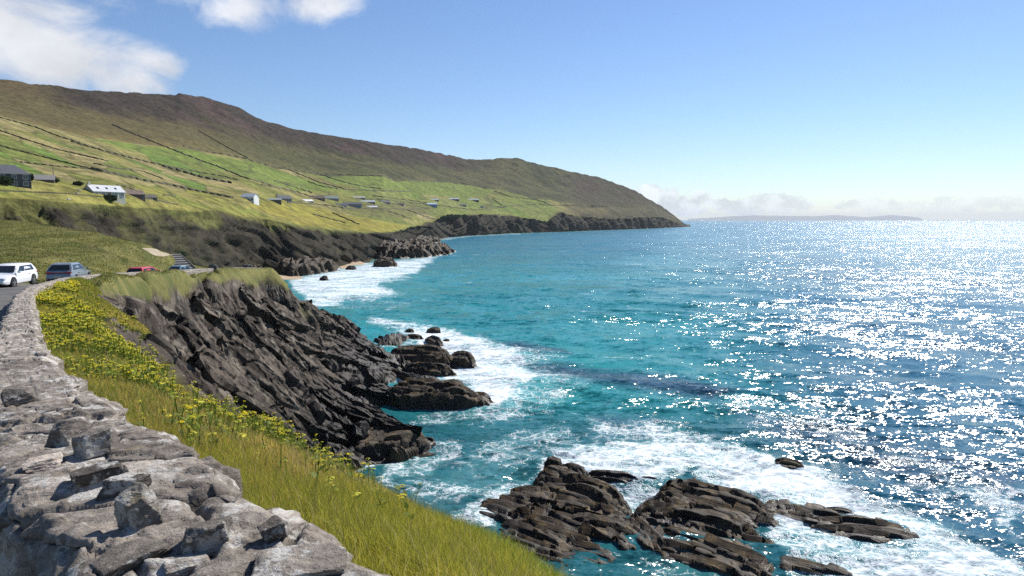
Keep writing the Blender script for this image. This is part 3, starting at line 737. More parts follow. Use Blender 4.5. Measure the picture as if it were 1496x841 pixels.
# rows are arcs of equal distance
RS, AS = np.meshgrid(sY, R(1) * saz, indexing='ij')
SX, SYY = RS * np.sin(AS), RS * np.cos(AS)
SP = np.stack([SX, SYY, np.zeros_like(SX)], -1)
spx, spy = PIX(SP)
dl = np.gradient(RS, axis=0); dl = np.abs(dl)
def wave(lam, amp, ang, seed, stretch=2.6, sharp=True):
    c_, s_ = math.cos(R(ang)), math.sin(R(ang))
    u = (SX * c_ + SYY * s_) / lam; v = (-SX * s_ + SYY * c_) / (lam * stretch)
    n_ = fbm(u, v, None, seed, 2, 0.4)
    if sharp: n_ = 0.35 - np.abs(n_) * 1.0
    return amp * n_ * (1 - sstep(lam * 0.22, lam * 0.6, dl))
SZ = wave(26, 1.6, 70, 1) + wave(11, 1.1, 62, 2) + wave(4.5, .7, 78, 3, 2.2) + wave(1.9, .24, 66, 4, 2.0) + wave(0.9, .11, 80, 5, 1.8)
SZ *= np.clip(RS / 40, 0.6, 1)
SP[..., 2] = SZ - 0.12
# --- where the foam lies (photo outlines laid on the water plane)
FO = [([(426, 409), (470, 396), (510, 389), (560, 383), (640, 374), (620, 388), (600, 404), (560, 416), (600, 430), (520, 436), (470, 446), (440, 428)], 1.0, 14),
      ([(440, 425), (560, 408), (560, 416), (470, 440)], 1.0, 8),
      ([(470, 440), (560, 436), (640, 440), (560, 452), (500, 455)], .45, 12),
      ([(540, 468), (600, 474), (660, 480), (720, 496), (745, 512), (780, 540), (790, 556), (740, 590), (716, 598), (690, 562), (620, 548), (590, 535), (600, 500)], 1.15, 24),
      ([(690, 500), (800, 520), (860, 570), (800, 600), (720, 615), (600, 620), (640, 600), (720, 580)], .68, 30),
      ([(545, 672), (610, 655), (640, 638), (680, 640), (670, 664), (610, 690), (540, 705)], .75, 16),
      ([(540, 700), (640, 690), (720, 640), (800, 610), (860, 640), (760, 690), (700, 730), (640, 740)], .58, 30),
      ([(775, 690), (800, 655), (870, 645), (980, 640), (1080, 650), (1180, 690), (1300, 740), (1420, 790), (1500, 860), (1380, 850), (1300, 770), (1180, 745), (1100, 735), (1000, 690), (960, 705), (840, 700)], 1.0, 22),
      ([(870, 690), (960, 705), (960, 745), (900, 740)], .8, 10),
      ([(1120, 745), (1280, 770), (1380, 790), (1480, 860), (1160, 880), (1130, 800)], .85, 22),
      ([(690, 735), (740, 690), (780, 690), (790, 720), (730, 735), (705, 775), (650, 765)], .85, 16),
      ([(1000, 600), (1200, 640), (1340, 700), (1480, 780), (1500, 720), (1300, 650), (1100, 590)], .50, 44),
      ([(1380, 700), (1496, 730), (1496, 790), (1440, 760)], .62, 26),
      ([(860, 610), (1000, 620), (1100, 650), (960, 650), (860, 650)], .66, 30),
      ([(920, 770), (1000, 800), (1120, 850), (960, 860)], .5, 26)]
foam = np.zeros(SX.shape)
fwx = spx + 26 * fbm(spx / 70, spy / 34, None, 81, 4) + 9 * fbm(spx / 16, spy / 8, None, 83, 3); fwy = spy + (10 * fbm(spx / 60, spy / 30, None, 85, 4) + 4 * fbm(spx / 14, spy / 7, None, 87, 3)) * np.clip((spy - 330) / 120, 0.15, 1)
for poly, k, wdt in FO:
    d = seg_poly_dist(fwx, fwy, poly); ins = inpoly(fwx, fwy, poly)
    sd_ = np.where(ins, d, -d)
    foam = np.maximum(foam, k * sstep(-wdt, wdt * 0.8, sd_))
shl = [(430, 403.5)] + [(a, b + .3) for a, b in shore_y[2:]]
dsh = seg_poly_dist(spx, spy, shl, False)
foam = np.maximum(foam, 0.62 * (1 - sstep(0.5, 5.0, dsh * (1 + 0.5 * fbm(spx / 20, spy / 5, None, 3, 2)))) * (spx < 760) + 0.45 * (1 - sstep(0.3, 2.4, dsh)) * (spx >= 760))
# contact with the near rocks
gpx = np.full(SX.shape, -5.0)
ri = np.clip(np.searchsorted(rr, RS), 0, len(rr) - 1); ai = np.clip(np.round((AS - aa[0]) / (aa[1] - aa[0])).astype(int), 0, len(aa) - 1)
gpx = np.where((RS < rr[-1]) & (AS > aa[0]) & (AS < aa[-1]), NGd[..., 2][ri, ai], -5.0)
foam = np.maximum(foam, 0.6 * sstep(-1.6, 0.1, gpx))
# --- colour of the water over sand, over weed, and in the deep
tint = np.zeros(SP.shape)
shore_d = np.clip((spy - 321) / 300, 0, 1)
turq = np.array((0.013, 0.215, 0.228)); blue = np.array((0.011, 0.145, 0.225)); teal = np.array((0.012, 0.095, 0.108)); deep = np.array((0.014, 0.115, 0.185))
t1 = sstep(880, 1200, spx - (spy - 321) * 0.35)[..., None]
tint = turq * (1 - t1) + deep * t1
tv = (1 - sstep(345, 420, spy))[..., None]; tint = tint * (1 - tv * 0.75) + blue * tv * 0.75
tl = (sstep(560, 640, spy + 0.05 * (900 - spx)))[..., None]; tint = tint * (1 - tl) + (teal * (1 - t1) + deep * 0.75 * t1) * tl
mint = np.exp(-(((spx - 780) / 120) ** 2 + ((spy - 545) / 45) ** 2))[..., None]; tint = tint * (1 - mint * .8) + np.array((0.03, 0.26, 0.25)) * mint * .8
mint = np.exp(-(((spx - 520) / 110) ** 2 + ((spy - 412) / 26) ** 2))[..., None]; tint = tint * (1 - mint * .6) + np.array((0.05, 0.27, 0.29)) * mint * .6
wn = fbm(SX / 30, SYY / 30, None, 55, 3); wob2 = 12 * wn
weedp = [([(722, 500), (760, 498), (822, 512), (838, 522), (790, 520), (740, 508)], .8, 10), ([(770, 530), (830, 533), (900, 545), (1000, 556), (1090, 575), (1040, 588), (950, 574), (860, 562), (790, 552)], .85, 14),
         ([(1060, 600), (1200, 620), (1330, 660), (1300, 680), (1150, 650)], .5, 26), ([(1240, 680), (1400, 720), (1490, 740), (1490, 700), (1340, 665)], .5, 20), ([(860, 605), (960, 612), (980, 640), (880, 640)], .5, 18)]
for poly, k, wdt in weedp:
    d = seg_poly_dist(spx + wob2, spy + wob2 * .4, poly); ins = inpoly(spx + wob2, spy + wob2 * .4, poly)
    m = (k * sstep(-wdt, wdt, np.where(ins, d, -d)))[..., None]
    tint = tint * (1 - m) + np.array((0.018, 0.035, 0.075)) * m
tint *= (1 + 0.22 * fbm(SX / 60, SYY / 60, None, 57, 4))[..., None]
ts = NT('sea_water')
p = ts.pos(); tn = ts.attr('tint', True); fd = ts.attr('foam')
lp = ts.noise(p, 0.42, 8, 0.68, 0.6); lv = ts.vor(ts.n('ShaderNodeVectorMath', _operation='ADD', Vector=p).outputs[0], 0.55, 'DISTANCE_TO_EDGE')
pw = ts.t.nodes.new('ShaderNodeVectorMath'); pw.operation = 'ADD'; ts.set(pw.inputs[0], p); ts.set(pw.inputs[1], ts.scale(ts.noise(p, 0.5, 4, .6, 0, 'Color'), 2.6))
lace = ts.vor(pw.outputs[0], 0.62, 'DISTANCE_TO_EDGE')
lace2 = ts.vor(pw.outputs[0], 1.9, 'DISTANCE_TO_EDGE')
lc = ts.math('ADD', ts.mr(lace, 0.0, 0.2, 0.30, 0.0), ts.mr(lace2, 0.0, 0.25, 0.22, 0.0))
big = ts.noise(ts.mapv(p, (0.7, 1.5, 1), (0, 0, R(20))), 0.085, 7, 0.66, 0.5)
val = ts.math('ADD', ts.math('ADD', ts.math('MULTIPLY', lp, 1.35), lc), ts.math('MULTIPLY', big, 1.7))
# density raises the share of the surface that is white
fm = ts.mr(ts.math('ADD', val, ts.math('MULTIPLY', fd, 0.96)), 2.2, 2.9)
fm = ts.math('MULTIPLY', fm, ts.mr(fd, 0.02, 0.22))
# whitecaps out in the bay
wc = ts.math('ADD', ts.noise(ts.mapv(p, (0.25, 1.0, 1), (0, 0, R(18))), 0.20, 5, .62), ts.math('MULTIPLY', ts.noise(p, 0.012, 3), 0.35))
wcap = ts.mr(wc, 0.845, 0.90, 0, .85)
fm = ts.math('MAXIMUM', fm, wcap)
milk = ts.mr(fd, 0.25, 1.0, 0, 0.42)
base = ts.mix(milk, tn, (0.16, 0.42, 0.43))
ftx = ts.mr(ts.noise(ts.mapv(p, (0.8, 1.4, 1), (0, 0, R(15))), 0.9, 6, .7), .3, .7)
colr = ts.mix(fm, base, ts.mix(ftx, (0.42, 0.52, 0.56), (0.84, 0.86, 0.87)))
nv = None
for lam, amp_, rt in ((0.30, .75, 8), (0.8, .85, 16), (2.4, .80, 22), (8.0, .52, 14), (28.0, .34, 10), (90.0, .22, 18)):
    c_ = ts.noise(ts.mapv(p, (0.55, 1.0, 1), (0, 0, R(rt))), 1 / lam, 1.5, 0.55, 0.3, 'Color')
    v_ = ts.t.nodes.new('ShaderNodeVectorMath'); v_.operation = 'MULTIPLY_ADD'
    ts.set(v_.inputs[0], c_); amp_ *= 1.45; v_.inputs[1].default_value = (amp_ * .8, amp_, 0); v_.inputs[2].default_value = (-amp_ * .4, -amp_ * .5, 0)
    if nv is None: nv = v_.outputs[0]
    else:
        a_ = ts.t.nodes.new('ShaderNodeVectorMath'); a_.operation = 'ADD'; ts.set(a_.inputs[0], nv); ts.set(a_.inputs[1], v_.outputs[0]); nv = a_.outputs[0]
a_ = ts.t.nodes.new('ShaderNodeVectorMath'); a_.operation = 'ADD'; ts.set(a_.inputs[0], ts.n('ShaderNodeNewGeometry').outputs['Normal']); ts.set(a_.inputs[1], nv)
nrm = ts.n('ShaderNodeVectorMath', _operation='NORMALIZE', Vector=a_.outputs[0]).outputs[0]
nrm = ts.bump(fm, 0.6, 0.15, nrm)
rgh = ts.mix(ts.attr('far'), (0.17,) * 3, (0.24,) * 3)
ts.done(colr, ts.mix(fm, rgh, (0.8,) * 3), nrm, 0.5)
ts.b.inputs['IOR'].default_value = 1.333
sea = mesh_np('sea', SP.reshape(-1, 3), grid_faces(*SX.shape, flip=True), ts.m, smooth=True, attrs={'foam': foam.ravel(), 'far': sstep(120, 1600, RS).ravel()}, cols={'tint': np.clip(tint, 0, 1).reshape(-1, 3)})
tag(sea, kind='structure')

# ================================================================== BEACH
bt = NT('wet_sand'); p = bt.pos()
bt.done(bt.mix(bt.mr(bt.noise(p, .3, 5), .35, .65), (0.36, 0.26, 0.17), (0.46, 0.34, 0.22)), 0.7, None, 0.3)
bu = np.linspace(0, 1, 60); bv = np.linspace(0, 1, 24)
A = np.array([PZ(390, 412), PZ(440, 403.5), PZ(480, 394), PZ(512, 388.5), PZ(540, 385.5)]); 
Bk = A * np.array([1.0, 1.0, 1]); 
bg_ = np.zeros((24, 60, 3))
for i, u in enumerate(bu):
    a = np.array([np.interp(u, np.linspace(0, 1, 5), A[:, k]) for k in range(3)])
    for j, v in enumerate(bv):
        q = a + np.array([-0.62, 0.78, 0]) * ((v - 0.2) * 46); q[2] = -0.7 + v * 3.4 + 0.12 * math.sin(u * 21) * v
        bg_[j, i] = q
beach = mesh_np('beach', bg_.reshape(-1, 3), grid_faces(24, 60), bt.m, smooth=True); tag(beach, kind='structure')

# ================================================================== DISTANT ISLAND, HAZE
it = NT('island_heath'); p = it.pos()
it.done(it.mix(it.noise(p, .002, 5), (0.04, 0.045, 0.03), (0.07, 0.07, 0.045)), .95)
IX = np.linspace(1005, 1348, 200)
iy = tab(IX, [(1005, 319.6), (1040, 317.5), (1070, 315.5), (1100, 314.2), (1150, 315), (1190, 315.5), (1225, 313.8), (1250, 316), (1265, 317), (1300, 314), (1320, 315), (1340, 317), (1348, 319.6)])
ID = 40000.0
top = P(IX, iy, ID); ig = []
for f, hf in ((-0.10, -0.1), (-0.07, 0.35), (-0.03, 0.8), (0, 1.0), (0.05, 0.75), (0.12, -0.1)):
    q = top.copy(); q[:, 0] *= 1 + f; q[:, 1] *= 1 + f; q[:, 2] = np.maximum(top[:, 2], 12) * hf * (1 + .05 * fbm(IX / 9, IX * 0 + f * 9, None, 4, 3)); ig.append(q)
ig = np.array(ig)
island = mesh_np('island', ig.reshape(-1, 3), grid_faces(*ig.shape[:2]), it.m, smooth=True); tag(island, kind='structure')

HAZE = 2.8e-5
hm = bpy.data.materials.new('sea_haze'); hm.use_nodes = True
ht = hm.node_tree; ht.nodes.remove(ht.nodes['Principled BSDF'])
pv = ht.nodes.new('ShaderNodeVolumePrincipled'); pv.inputs['Density'].default_value = HAZE; pv.inputs['Color'].default_value = (0.86, 0.93, 1.0, 1); pv.inputs['Anisotropy'].default_value = 0.1
ht.links.new(pv.outputs[0], ht.nodes['Material Output'].inputs['Volume'])
hbm = bmesh.new(); add_box(hbm, (0, 0, 240), (100000, 100000, 500))
haze = obj('haze', hbm, hm); tag(haze, kind='stuff')
# ================================================================== STONE WALL
def stone_material(name, dark=1.0):
    t = NT(name)
    p = t.pos(); cell = t.attr('cell'); hgt = t.attr('hgt')
    a = t.noise(p, 3.2, 6, 0.62); b = t.noise(t.mapv(p, (1.0, 1.0, 3.0), (0.3, 0.1, 0.6)), 16, 7, 0.7); c_ = t.noise(p, 70, 5, 0.7)
    st = t.noise(t.mapv(p, (9.0, 2.0, 6.0), (0, 0, R(-36))), 7, 5, 0.65)
    col = t.mix(t.mr(a, 0.32, 0.68), (0.175 * dark, 0.150 * dark, 0.126 * dark), (0.350 * dark, 0.308 * dark, 0.258 * dark))
    col = t.mix(t.mr(cell, 0.0, 1.0, 0, 0.6), col, (0.215 * dark, 0.180 * dark, 0.150 * dark))
    col = t.scale(col, t.mr(t.math('FRACT', t.math('MULTIPLY', cell, 7.3)), 0, 1, 0.72, 1.25))
    col = t.mix(t.mr(t.attr('crack'), 0.3, 0.95, 0, 0.75), col, (0.055, 0.048, 0.040))
    col = t.scale(col, t.mr(b, 0.3, 0.7, 0.62, 1.38))
    col = t.scale(col, t.mr(st, 0.3, 0.7, 0.93, 1.07))
    lich = t.mr(t.math('ADD', t.noise(p, 9.0, 6, 0.72), t.math('MULTIPLY', a, 0.25)), 0.655, 0.73, 0, 0.8)
    col = t.mix(lich, col, (0.52, 0.50, 0.46))
    l2 = t.mr(t.noise(p, 38, 4, 0.7), 0.60, 0.68, 0, 0.55)
    col = t.mix(l2, col, (0.42, 0.40, 0.38))
    dk = t.mr(t.noise(p, 22, 6, 0.75), 0.56, 0.70, 0, 0.75)
    col = t.mix(dk, col, (0.055, 0.048, 0.048))
    yl = t.mr(t.noise(p, 5.5, 4, 0.6), 0.66, 0.72, 0, 0.4)
    col = t.mix(yl, col, (0.30, 0.235, 0.12))
    h = t.math('ADD', t.math('ADD', t.math('MULTIPLY', b, 0.018), t.math('MULTIPLY', c_, 0.006)), t.math('MULTIPLY', st, 0.003))
    return t.done(col, 0.9, t.bump(h, 1.0, 1.0), 0.2)
stone_mat = stone_material('weathered_stone')
sd0, wf = resample(wline, 0.02, 0)
for _ in range(60): wf[1:-1] = (wf[:-2] + 2 * wf[1:-1] + wf[2:]) / 4
dw = np.linalg.norm(wf[:, :2], axis=1); keep = []; acc = 1e9
for i in range(len(wf)):
    acc += 0.02
    if acc >= max(0.0, 0.0055 * dw[i] - 0.001): keep.append(i); acc = 0
fine_s = []; 
smax = sd0[keep[-1]]
s_near = np.arange(0.9, 7.0, 0.011)
s_far = sd0[keep][sd0[keep] > 7.0]
S_ = np.r_[s_near, s_far]
wq = np.stack([np.interp(S_, sd0, wf[:, k]) for k in range(3)], -1)
tg = np.gradient(wq[:, :2], axis=0); tg /= np.linalg.norm(tg, axis=1, keepdims=True)
nr = np.stack([tg[:, 1], -tg[:, 0]], -1)                # to the right = seaward
WT = 0.47
prof = []                                             # (offset, height, normal offset, normal up, girth)
for h in np.linspace(-1.12, -0.03, 46): prof.append((-WT, h, -1, 0.0))
for o in np.linspace(-WT + 0.012, -0.012, 62):
    e = min(o + WT, -o); up = sstep(0, 0.09, e); prof.append((o, -0.035 * (1 - up) ** 2, (-1 if o < -WT / 2 else 1) * (1 - up) * 0.7, 0.3 + 0.7 * up))
for h in np.linspace(-0.03, -0.95, 34): prof.append((0.0 + 0.05 * (-h), h, 1, 0.0))
prof = np.array(prof); gth = np.r_[0, np.cumsum(np.hypot(np.diff(prof[:, 0]), np.diff(prof[:, 1])))]
SS, VV = np.meshgrid(S_, gth, indexing='ij')
topm = np.clip(prof[:, 3], 0, 1)[None, :] + 0 * SS
wx = SS + 0.10 * fbm(SS * 2.3, VV * 2.3, None, 101, 3); wv = VV + 0.08 * fbm(SS * 2.7, VV * 2.7, None, 103, 3)
f1, f2, ci, ox, oy = worley(wx * 2.7 + wv * 0.9, wv * 4.2 - wx * 0.35, 107)
g1, g2, ci2, ox2, oy2 = worley(wx * 5.5, wv * 7.5, 109)
crack = 1 - sstep(0.0, 0.09, (f2 - f1))
crack2 = 1 - sstep(0.0, 0.14, (g2 - g1))
r_ = fbm(SS * 3.1, VV * 3.1, None, 113, 4); r2_ = fbm(SS * 11 + VV * 4, VV * 15, None, 115, 5, 0.6); r3_ = 1 - np.abs(fbm(SS * 7 + VV * 9, VV * 5 - SS * 8, None, 117, 4)) * 2
t1_ = (_h(np.floor(ci * 9999), 0 * ci, 0 * ci, 3) - 0.5); t2_ = (_h(np.floor(ci * 9999), 0 * ci, 0 * ci, 4) - 0.5)
Dw = 0.024 * (ci - 0.5) + 0.11 * (ox / 2.1 * t1_ + oy / 3.3 * t2_) * 0.5 - 0.045 * crack * (0.3 + 0.7 * (_h(np.floor(ci * 777), 0 * ci, 0 * ci, 6)))
Dw += (0.016 * (ci2 - 0.5) - 0.012 * crack2) * sstep(-0.1, 0.2, r_) + 0.012 * r_ + 0.013 * r2_ + 0.010 * (r3_ - 0.5)
Dw = np.where(topm < 0.5, Dw * 1.25, Dw * 0.85)
qs_ = 0.011 * (0.7 + 0.9 * ci); tq_ = Dw / qs_ + 0.9 * fbm(SS * 6 + VV * 3, VV * 6, None, 131, 3); fl_ = np.floor(tq_); fr_ = tq_ - fl_
Dw = 0.25 * Dw + 0.75 * qs_ * (fl_ + sstep(0.0, 0.22, fr_) - 0.5) + 0.0035 * fbm(SS * 40, VV * 40, None, 133, 3)
edgej = 0.045 * (fbm(SS * 2.6, SS * 0 + 3, None, 119, 3) + 0.8 * (ci - 0.5))
oo = prof[:, 0][None, :] + 0.035 * (prof[:, 0] > -WT / 2)[None, :] + Dw * prof[:, 2][None, :] + edgej * np.where(prof[:, 0] > -WT / 2, 1, -1)[None, :] * (1 - topm * (np.abs(prof[:, 0] + WT / 2) < WT * .3)[None, :])
hh_ = prof[:, 1][None, :] + Dw * prof[:, 3][None, :]
hh_ += 0.05 * fbm(S_ * 0.55, S_ * 0, None, 121, 3)[:, None] * topm
WG = np.stack([wq[:, 0:1] + nr[:, 0:1] * oo, wq[:, 1:2] + nr[:, 1:2] * oo, wq[:, 2:3] + hh_], -1)
wfaces = grid_faces(*SS.shape, flip=True)
wall = mesh_np('stone_wall', WG.reshape(-1, 3), wfaces, stone_mat, smooth=False, attrs={'cell': ci.ravel(), 'hgt': Dw.ravel(), 'crack': np.maximum(crack * (0.35 + 0.65 * (_h(np.floor(ci * 777), 0 * ci, 0 * ci, 6))), 0.55 * crack2 * sstep(-.1, .2, r_)).ravel()})
tag(wall, 'long low wall of rough grey lichen-spotted stone beside the grassy slope', 'wall')
nearmask = (S_ < 9)
nw_ = int(nearmask.sum())
WB = BVHTree.FromPolygons([tuple(v) for v in WG[:nw_].reshape(-1, 3)], [tuple(f) for f in grid_faces(nw_, SS.shape[1], flip=True)])

# ---- loose stones lying on the wall
loose_mats = [stone_material('loose_stone', 0.72), stone_material('dark_loose_stone', 0.45), stone_material('pale_loose_stone', 1.5)]
def stone_mesh(sx_, sy_, sz_, seed, nm='', parts=3, n=7, skew=0.0):
    """angular stone: a ball cut back by random planes"""
    rs = np.random.default_rng(seed)
    bm = bmesh.new(); bmesh.ops.create_icosphere(bm, subdivisions=5, radius=1.0)
    d = np.array([v.co[:] for v in bm.verts])
    pl = []
    for ax in range(3):
        for s in (-1, 1):
            q = rs.normal(0, .22, 3); q[ax] = s; pl.append((q / np.linalg.norm(q), rs.uniform(.78, 1.0)))
    for k in range(n):
        q = rs.normal(0, 1, 3); q[2] = abs(q[2]) * .8; pl.append((q / np.linalg.norm(q), rs.uniform(.92, 1.22)))
    r = np.full(len(d), 1.75)
    for q, h in pl:
        c_ = d @ q; rr_ = np.where(c_ > 0.05, h / np.maximum(c_, .05), 9.0)
        r = np.minimum(r, rr_)
    co = d * r[:, None]
    co *= 1 + (0.07 * fbm(co[:, 0] * 2.2, co[:, 1] * 2.2, co[:, 2] * 2.2, seed, 4) + 0.05 * fbm(co[:, 0] * 2, co[:, 1] * 2, co[:, 2] * 9, seed + 3, 4))[:, None]
    co[:, 0] += skew * co[:, 2]
    co *= np.array([sx_, sy_, sz_]) / 2
    for v, c_ in zip(bm.verts, co): v.co = c_
    return bm
LS = [  # base px, size px (w,h), depth ratio, material, yaw, seed, label
    ((138, 668), 50, 47, 0.9, 0, 0.3, 5, 'upright brown-grey stone block standing loose on the wall top', 0.0),
    ((104, 648), 52, 42, 0.8, 0, 0.9, 8, 'squat grey slab of stone wedged on the wall behind the upright block', 0.2),
    ((185, 724), 66, 30, 0.55, 1, -0.2, 12, 'long dark oblong stone lying across the wall top', 0.0),
    ((203, 768), 52, 56, 0.85, 0, 0.6, 15, 'pale-topped angular stone casting a shadow just below the long dark stone', -0.15),
    ((303, 806), 80, 46, 0.8, 1, 0.15, 19, 'craggy dark stone with pitted faces sitting alone near the seaward edge', 0.0),
    ((64, 684), 52, 16, 0.8, 2, 0.5, 21, 'thin pale flat stone near the road edge of the wall', 0.0),
    ((143, 700), 72, 20, 0.5, 1, 0.1, 25, 'low dark flat stone between the upright block and the long dark stone', 0.0),
    ((272, 846), 74, 32, 0.8, 2, 0.3, 29, 'cream-coloured rounded stone at the bottom of the photo', 0.0),
    ((185, 832), 116, 34, 0.8, 0, 0.25, 33, 'broad flat lichen-covered slab capping the road edge of the wall', 0.0),
    ((402, 790), 42, 34, 0.8, 0, 0.2, 37, 'small grey knob of stone on the seaward edge of the wall', 0.0),
    ((440, 838), 150, 30, 0.62, 0, 0.1, 41, 'wide pale slab capping the seaward edge of the wall at the bottom', 0.0),
    ((28, 590), 40, 24, 0.8, 0, 0.4, 43, 'small grey stone lying where the wall leaves the left edge', 0.0),
]
for (bx, by), wpx, hpx, dr, mi, yaw, sd_, lab, skw in LS:
    loc = hit(bx, by, WB)
    if loc is None: continue
    k = math.hypot(loc.x, loc.y, loc.z - HC) / F * 1.1
    sx_, sz_ = wpx * k * .74, hpx * k * .76
    o = obj('loose_stone', stone_mesh(sx_, sx_ * dr, sz_, sd_, '', 3, 7, skw), loose_mats[mi])
    v_ = Vector((loc.x, loc.y, 0)).normalized()
    o.location = loc + v_ * sx_ * dr * 0.3 + Vector((0, 0, sz_ * (0.34 if wpx < 100 else 0.02))); o.rotation_euler = (random.uniform(-.1, .1), random.uniform(-.1, .1), math.atan2(-v_.x, v_.y) + yaw * 0.6)
    a = o.data.attributes.new('cell', 'FLOAT', 'POINT'); a.data.foreach_set('value', np.full(len(o.data.vertices), random.random(), np.float32))
    tag(o, lab, 'stone', 'loose stones on top of the wall')

# ================================================================== ROCKS IN THE WATER
def sea_rock_material():
    t = NT('tidal_rock'); p = t.pos(); up = t.attr('up')
    q = t.mapv(t.mapv(p, (1, 1, 1), (0, 0, R(38))), (0.22, 1.9, 2.2))
    s1 = t.noise(q, 1.6, 7, 0.68); s2 = t.noise(p, 0.55, 5, 0.6); s3 = t.noise(p, 7, 5, 0.7)
    c = t.mix(t.mr(s1, 0.3, 0.7), (0.007, 0.005, 0.004), (0.062, 0.043, 0.026))
    c = t.mix(t.mr(s2, 0.46, 0.66, 0, 0.75), c, t.mix(t.mr(s1, .35, .65), (0.040, 0.026, 0.011), (0.165, 0.115, 0.052)))
    c = t.scale(c, t.mr(s3, 0.25, 0.75, 0.6, 1.4))
    z = t.n('ShaderNodeSeparateXYZ', Vector=p).outputs[2]
    low_ = t.mr(t.math('ADD', z, t.math('MULTIPLY', s2, 1.2)), 0.5, 2.0)
    c = t.mix(low_, t.scale(c, 0.42), c)
    h = t.math('ADD', t.math('MULTIPLY', s1, 0.45), t.math('MULTIPLY', s3, 0.1))
    return t.done(c, t.mix(low_, (0.35,) * 3, (0.72,) * 3), t.bump(h, 0.9, 0.5), 0.35)
tidal = sea_rock_material()
def sea_rock(A, B, hw, h, seed, label, rot_dip=0.5, ribs=2, cat='rock', group='rocks standing in the surf', hA=0.8, hB=0.5, mat=None, sub=1.0, name='sea_rock'):
    """a bedded rock rib from A to B (3D points at sea level), half width hw, height h"""
    A = np.array(A, float); B = np.array(B, float); L = np.linalg.norm((B - A)[:2])
    d = (B - A) / L; n = np.array([d[1], -d[0], 0]);  # n to the right of A->B : toward the camera
    if n[1] > 0: n = -n
    nu = int(np.clip(L / 0.22 * sub, 30, 220)); nv = int(np.clip(hw * 2 / 0.16 * sub, 26, 110))
    u = np.linspace(-0.06, 1.06, nu); v = np.linspace(-1.25, 1.25, nv)
    U, V = np.meshgrid(u, v, indexing='ij')
    rs = np.random.default_rng(seed)
    endA = sstep(-0.06, 0.10, U) ; endB = 1 - sstep(0.70, 1.06, U)
    wv_ = 1 + 0.28 * fbm(U * L / 5, V * 0, None, seed, 3)
    Vn = (V + 0.22 * fbm(U * L / 6, V * 0 + 9, None, seed + 2, 3)) / (wv_ * (0.12 + 0.88 * np.minimum(sstep(-0.06, 0.22, U), (1 - sstep(0.45, 1.06, U))) ** 0.8 + 1e-3))
    # V>0 is the side towards the camera: a steep broken face; behind it a slab tilting up and away
    face = 1 - sstep(0.62, 1.0, Vn)
    back = sstep(-1.0, -0.72, Vn)
    slab = 0.70 + 0.30 * sstep(0.6, -0.6, Vn)
    prof_ = face * back * slab
    ridge = (hA + (1 - hA) * sstep(0, 0.35, U)) * (hB + (1 - hB) * (1 - sstep(0.55, 1.0, U)))
    step = 0
    for k in range(ribs):
        c0 = -0.55 + 1.1 * (k + 0.5) / ribs + 0.1 * rs.uniform(-1, 1)
        step = step + 0.22 * (1 - sstep(0, 0.10, np.abs(Vn - c0 - 0.2 * fbm(U * 2.2, V * 0, None, seed + 30 + k, 2))))
    Z = h * ridge * np.minimum(endA, endB) * (prof_ * (1 + 0.22 * fbm(U * L / 8, V * hw / 3, None, seed + 5, 2)) - step * prof_)
    X = A[0] + d[0] * U * L + n[0] * V * hw; Y = A[1] + d[1] * U * L + n[1] * V * hw
    G_ = np.stack([X, Y, Z - 0.45], -1)
    nrm_ = grid_normals(G_); nrm_ *= np.sign(nrm_[..., 2:3] + 1e-9)
    q = np.stack([(U * L).ravel(), (V * hw).ravel(), Z.ravel()], -1)
    sc_ = max(0.35, min(h * 0.28, 1.6))
    b_, k_ = blocks(q, (0.12, -0.55, 0.8), sc_, sc_ * 7, sc_ * 2.4, seed + 11); b2_, _ = blocks(q, (0.10, -0.60, 0.78), sc_ * 0.38, sc_ * 3, sc_ * 1.0, seed + 17)
    rough = fbm(q[:, 0] / .9, q[:, 1] / .9, q[:, 2] / .9, seed + 19, 4)
    per = max(0.42, hw * 0.16)
    ph = ((V * hw).ravel() + 0.5 * Z.ravel() + 0.45 * fbm(U.ravel() * L / 9, V.ravel() * hw / 5, None, seed + 23, 2)) / per
    lay = np.floor(ph); saw = ph - lay
    strat = per * (0.65 * (saw - 0.5) + 1.25 * (_h(lay, np.floor(U.ravel() * L / 6.5 + lay * .37), 0 * lay, seed + 29) - 0.5) - 0.45 * (1 - sstep(0, .13, saw)))
    inside = sstep(0.02, 0.3, prof_ * np.minimum(endA, endB))
    dd = (0.12 * sc_ * b_ + 0.12 * sc_ * b2_ + 0.10 * sc_ * rough + 1.0 * strat).reshape(U.shape) * inside
    G_ = G_ + nrm_ * dd[..., None]
    flip = np.cross(np.r_[d[:2], 0], n)[2] < 0
    o = mesh_np(name, G_.reshape(-1, 3), grid_faces(nu, nv, flip=not flip), mat or tidal, smooth=False)
    tag(o, label, cat, group)
    return o
def SR(ax, ay, bx, by, hw, h, seed, label, **k): return sea_rock(PZ(ax, ay), PZ(bx, by), hw, h, seed, label, **k)
G1 = 'dark skerries off the grassy slope'
SR(780, 708, 940, 762, 2.81, 2.42, 1, 'tall dark rib of rock at the top of the left skerry, foam behind it', group=G1, hA=1.0, hB=.5)
SR(752, 748, 962, 808, 4.75, 1.86, 2, 'broad layered brown slab in the middle of the left skerry', ribs=5, group=G1, hA=.85, hB=.8)
SR(698, 738, 800, 768, 2.38, 1.29, 3, 'low dark rock reaching into lacy foam at the left end of the skerry', group=G1)
SR(728, 772, 868, 820, 2.59, 1.53, 4, 'long narrow tan rib of rock nearest the grass slope edge', ribs=2, group=G1)
SR(715, 792, 880, 850, 2.38, 1.13, 5, 'lowest rib of the left skerry, half hidden by the grass edge', ribs=2, group=G1)
SR(910, 764, 990, 832, 1.51, 1.77, 6, 'leaning golden-brown slab between the two skerries', ribs=1, group=G1, hA=.9, hB=.7)
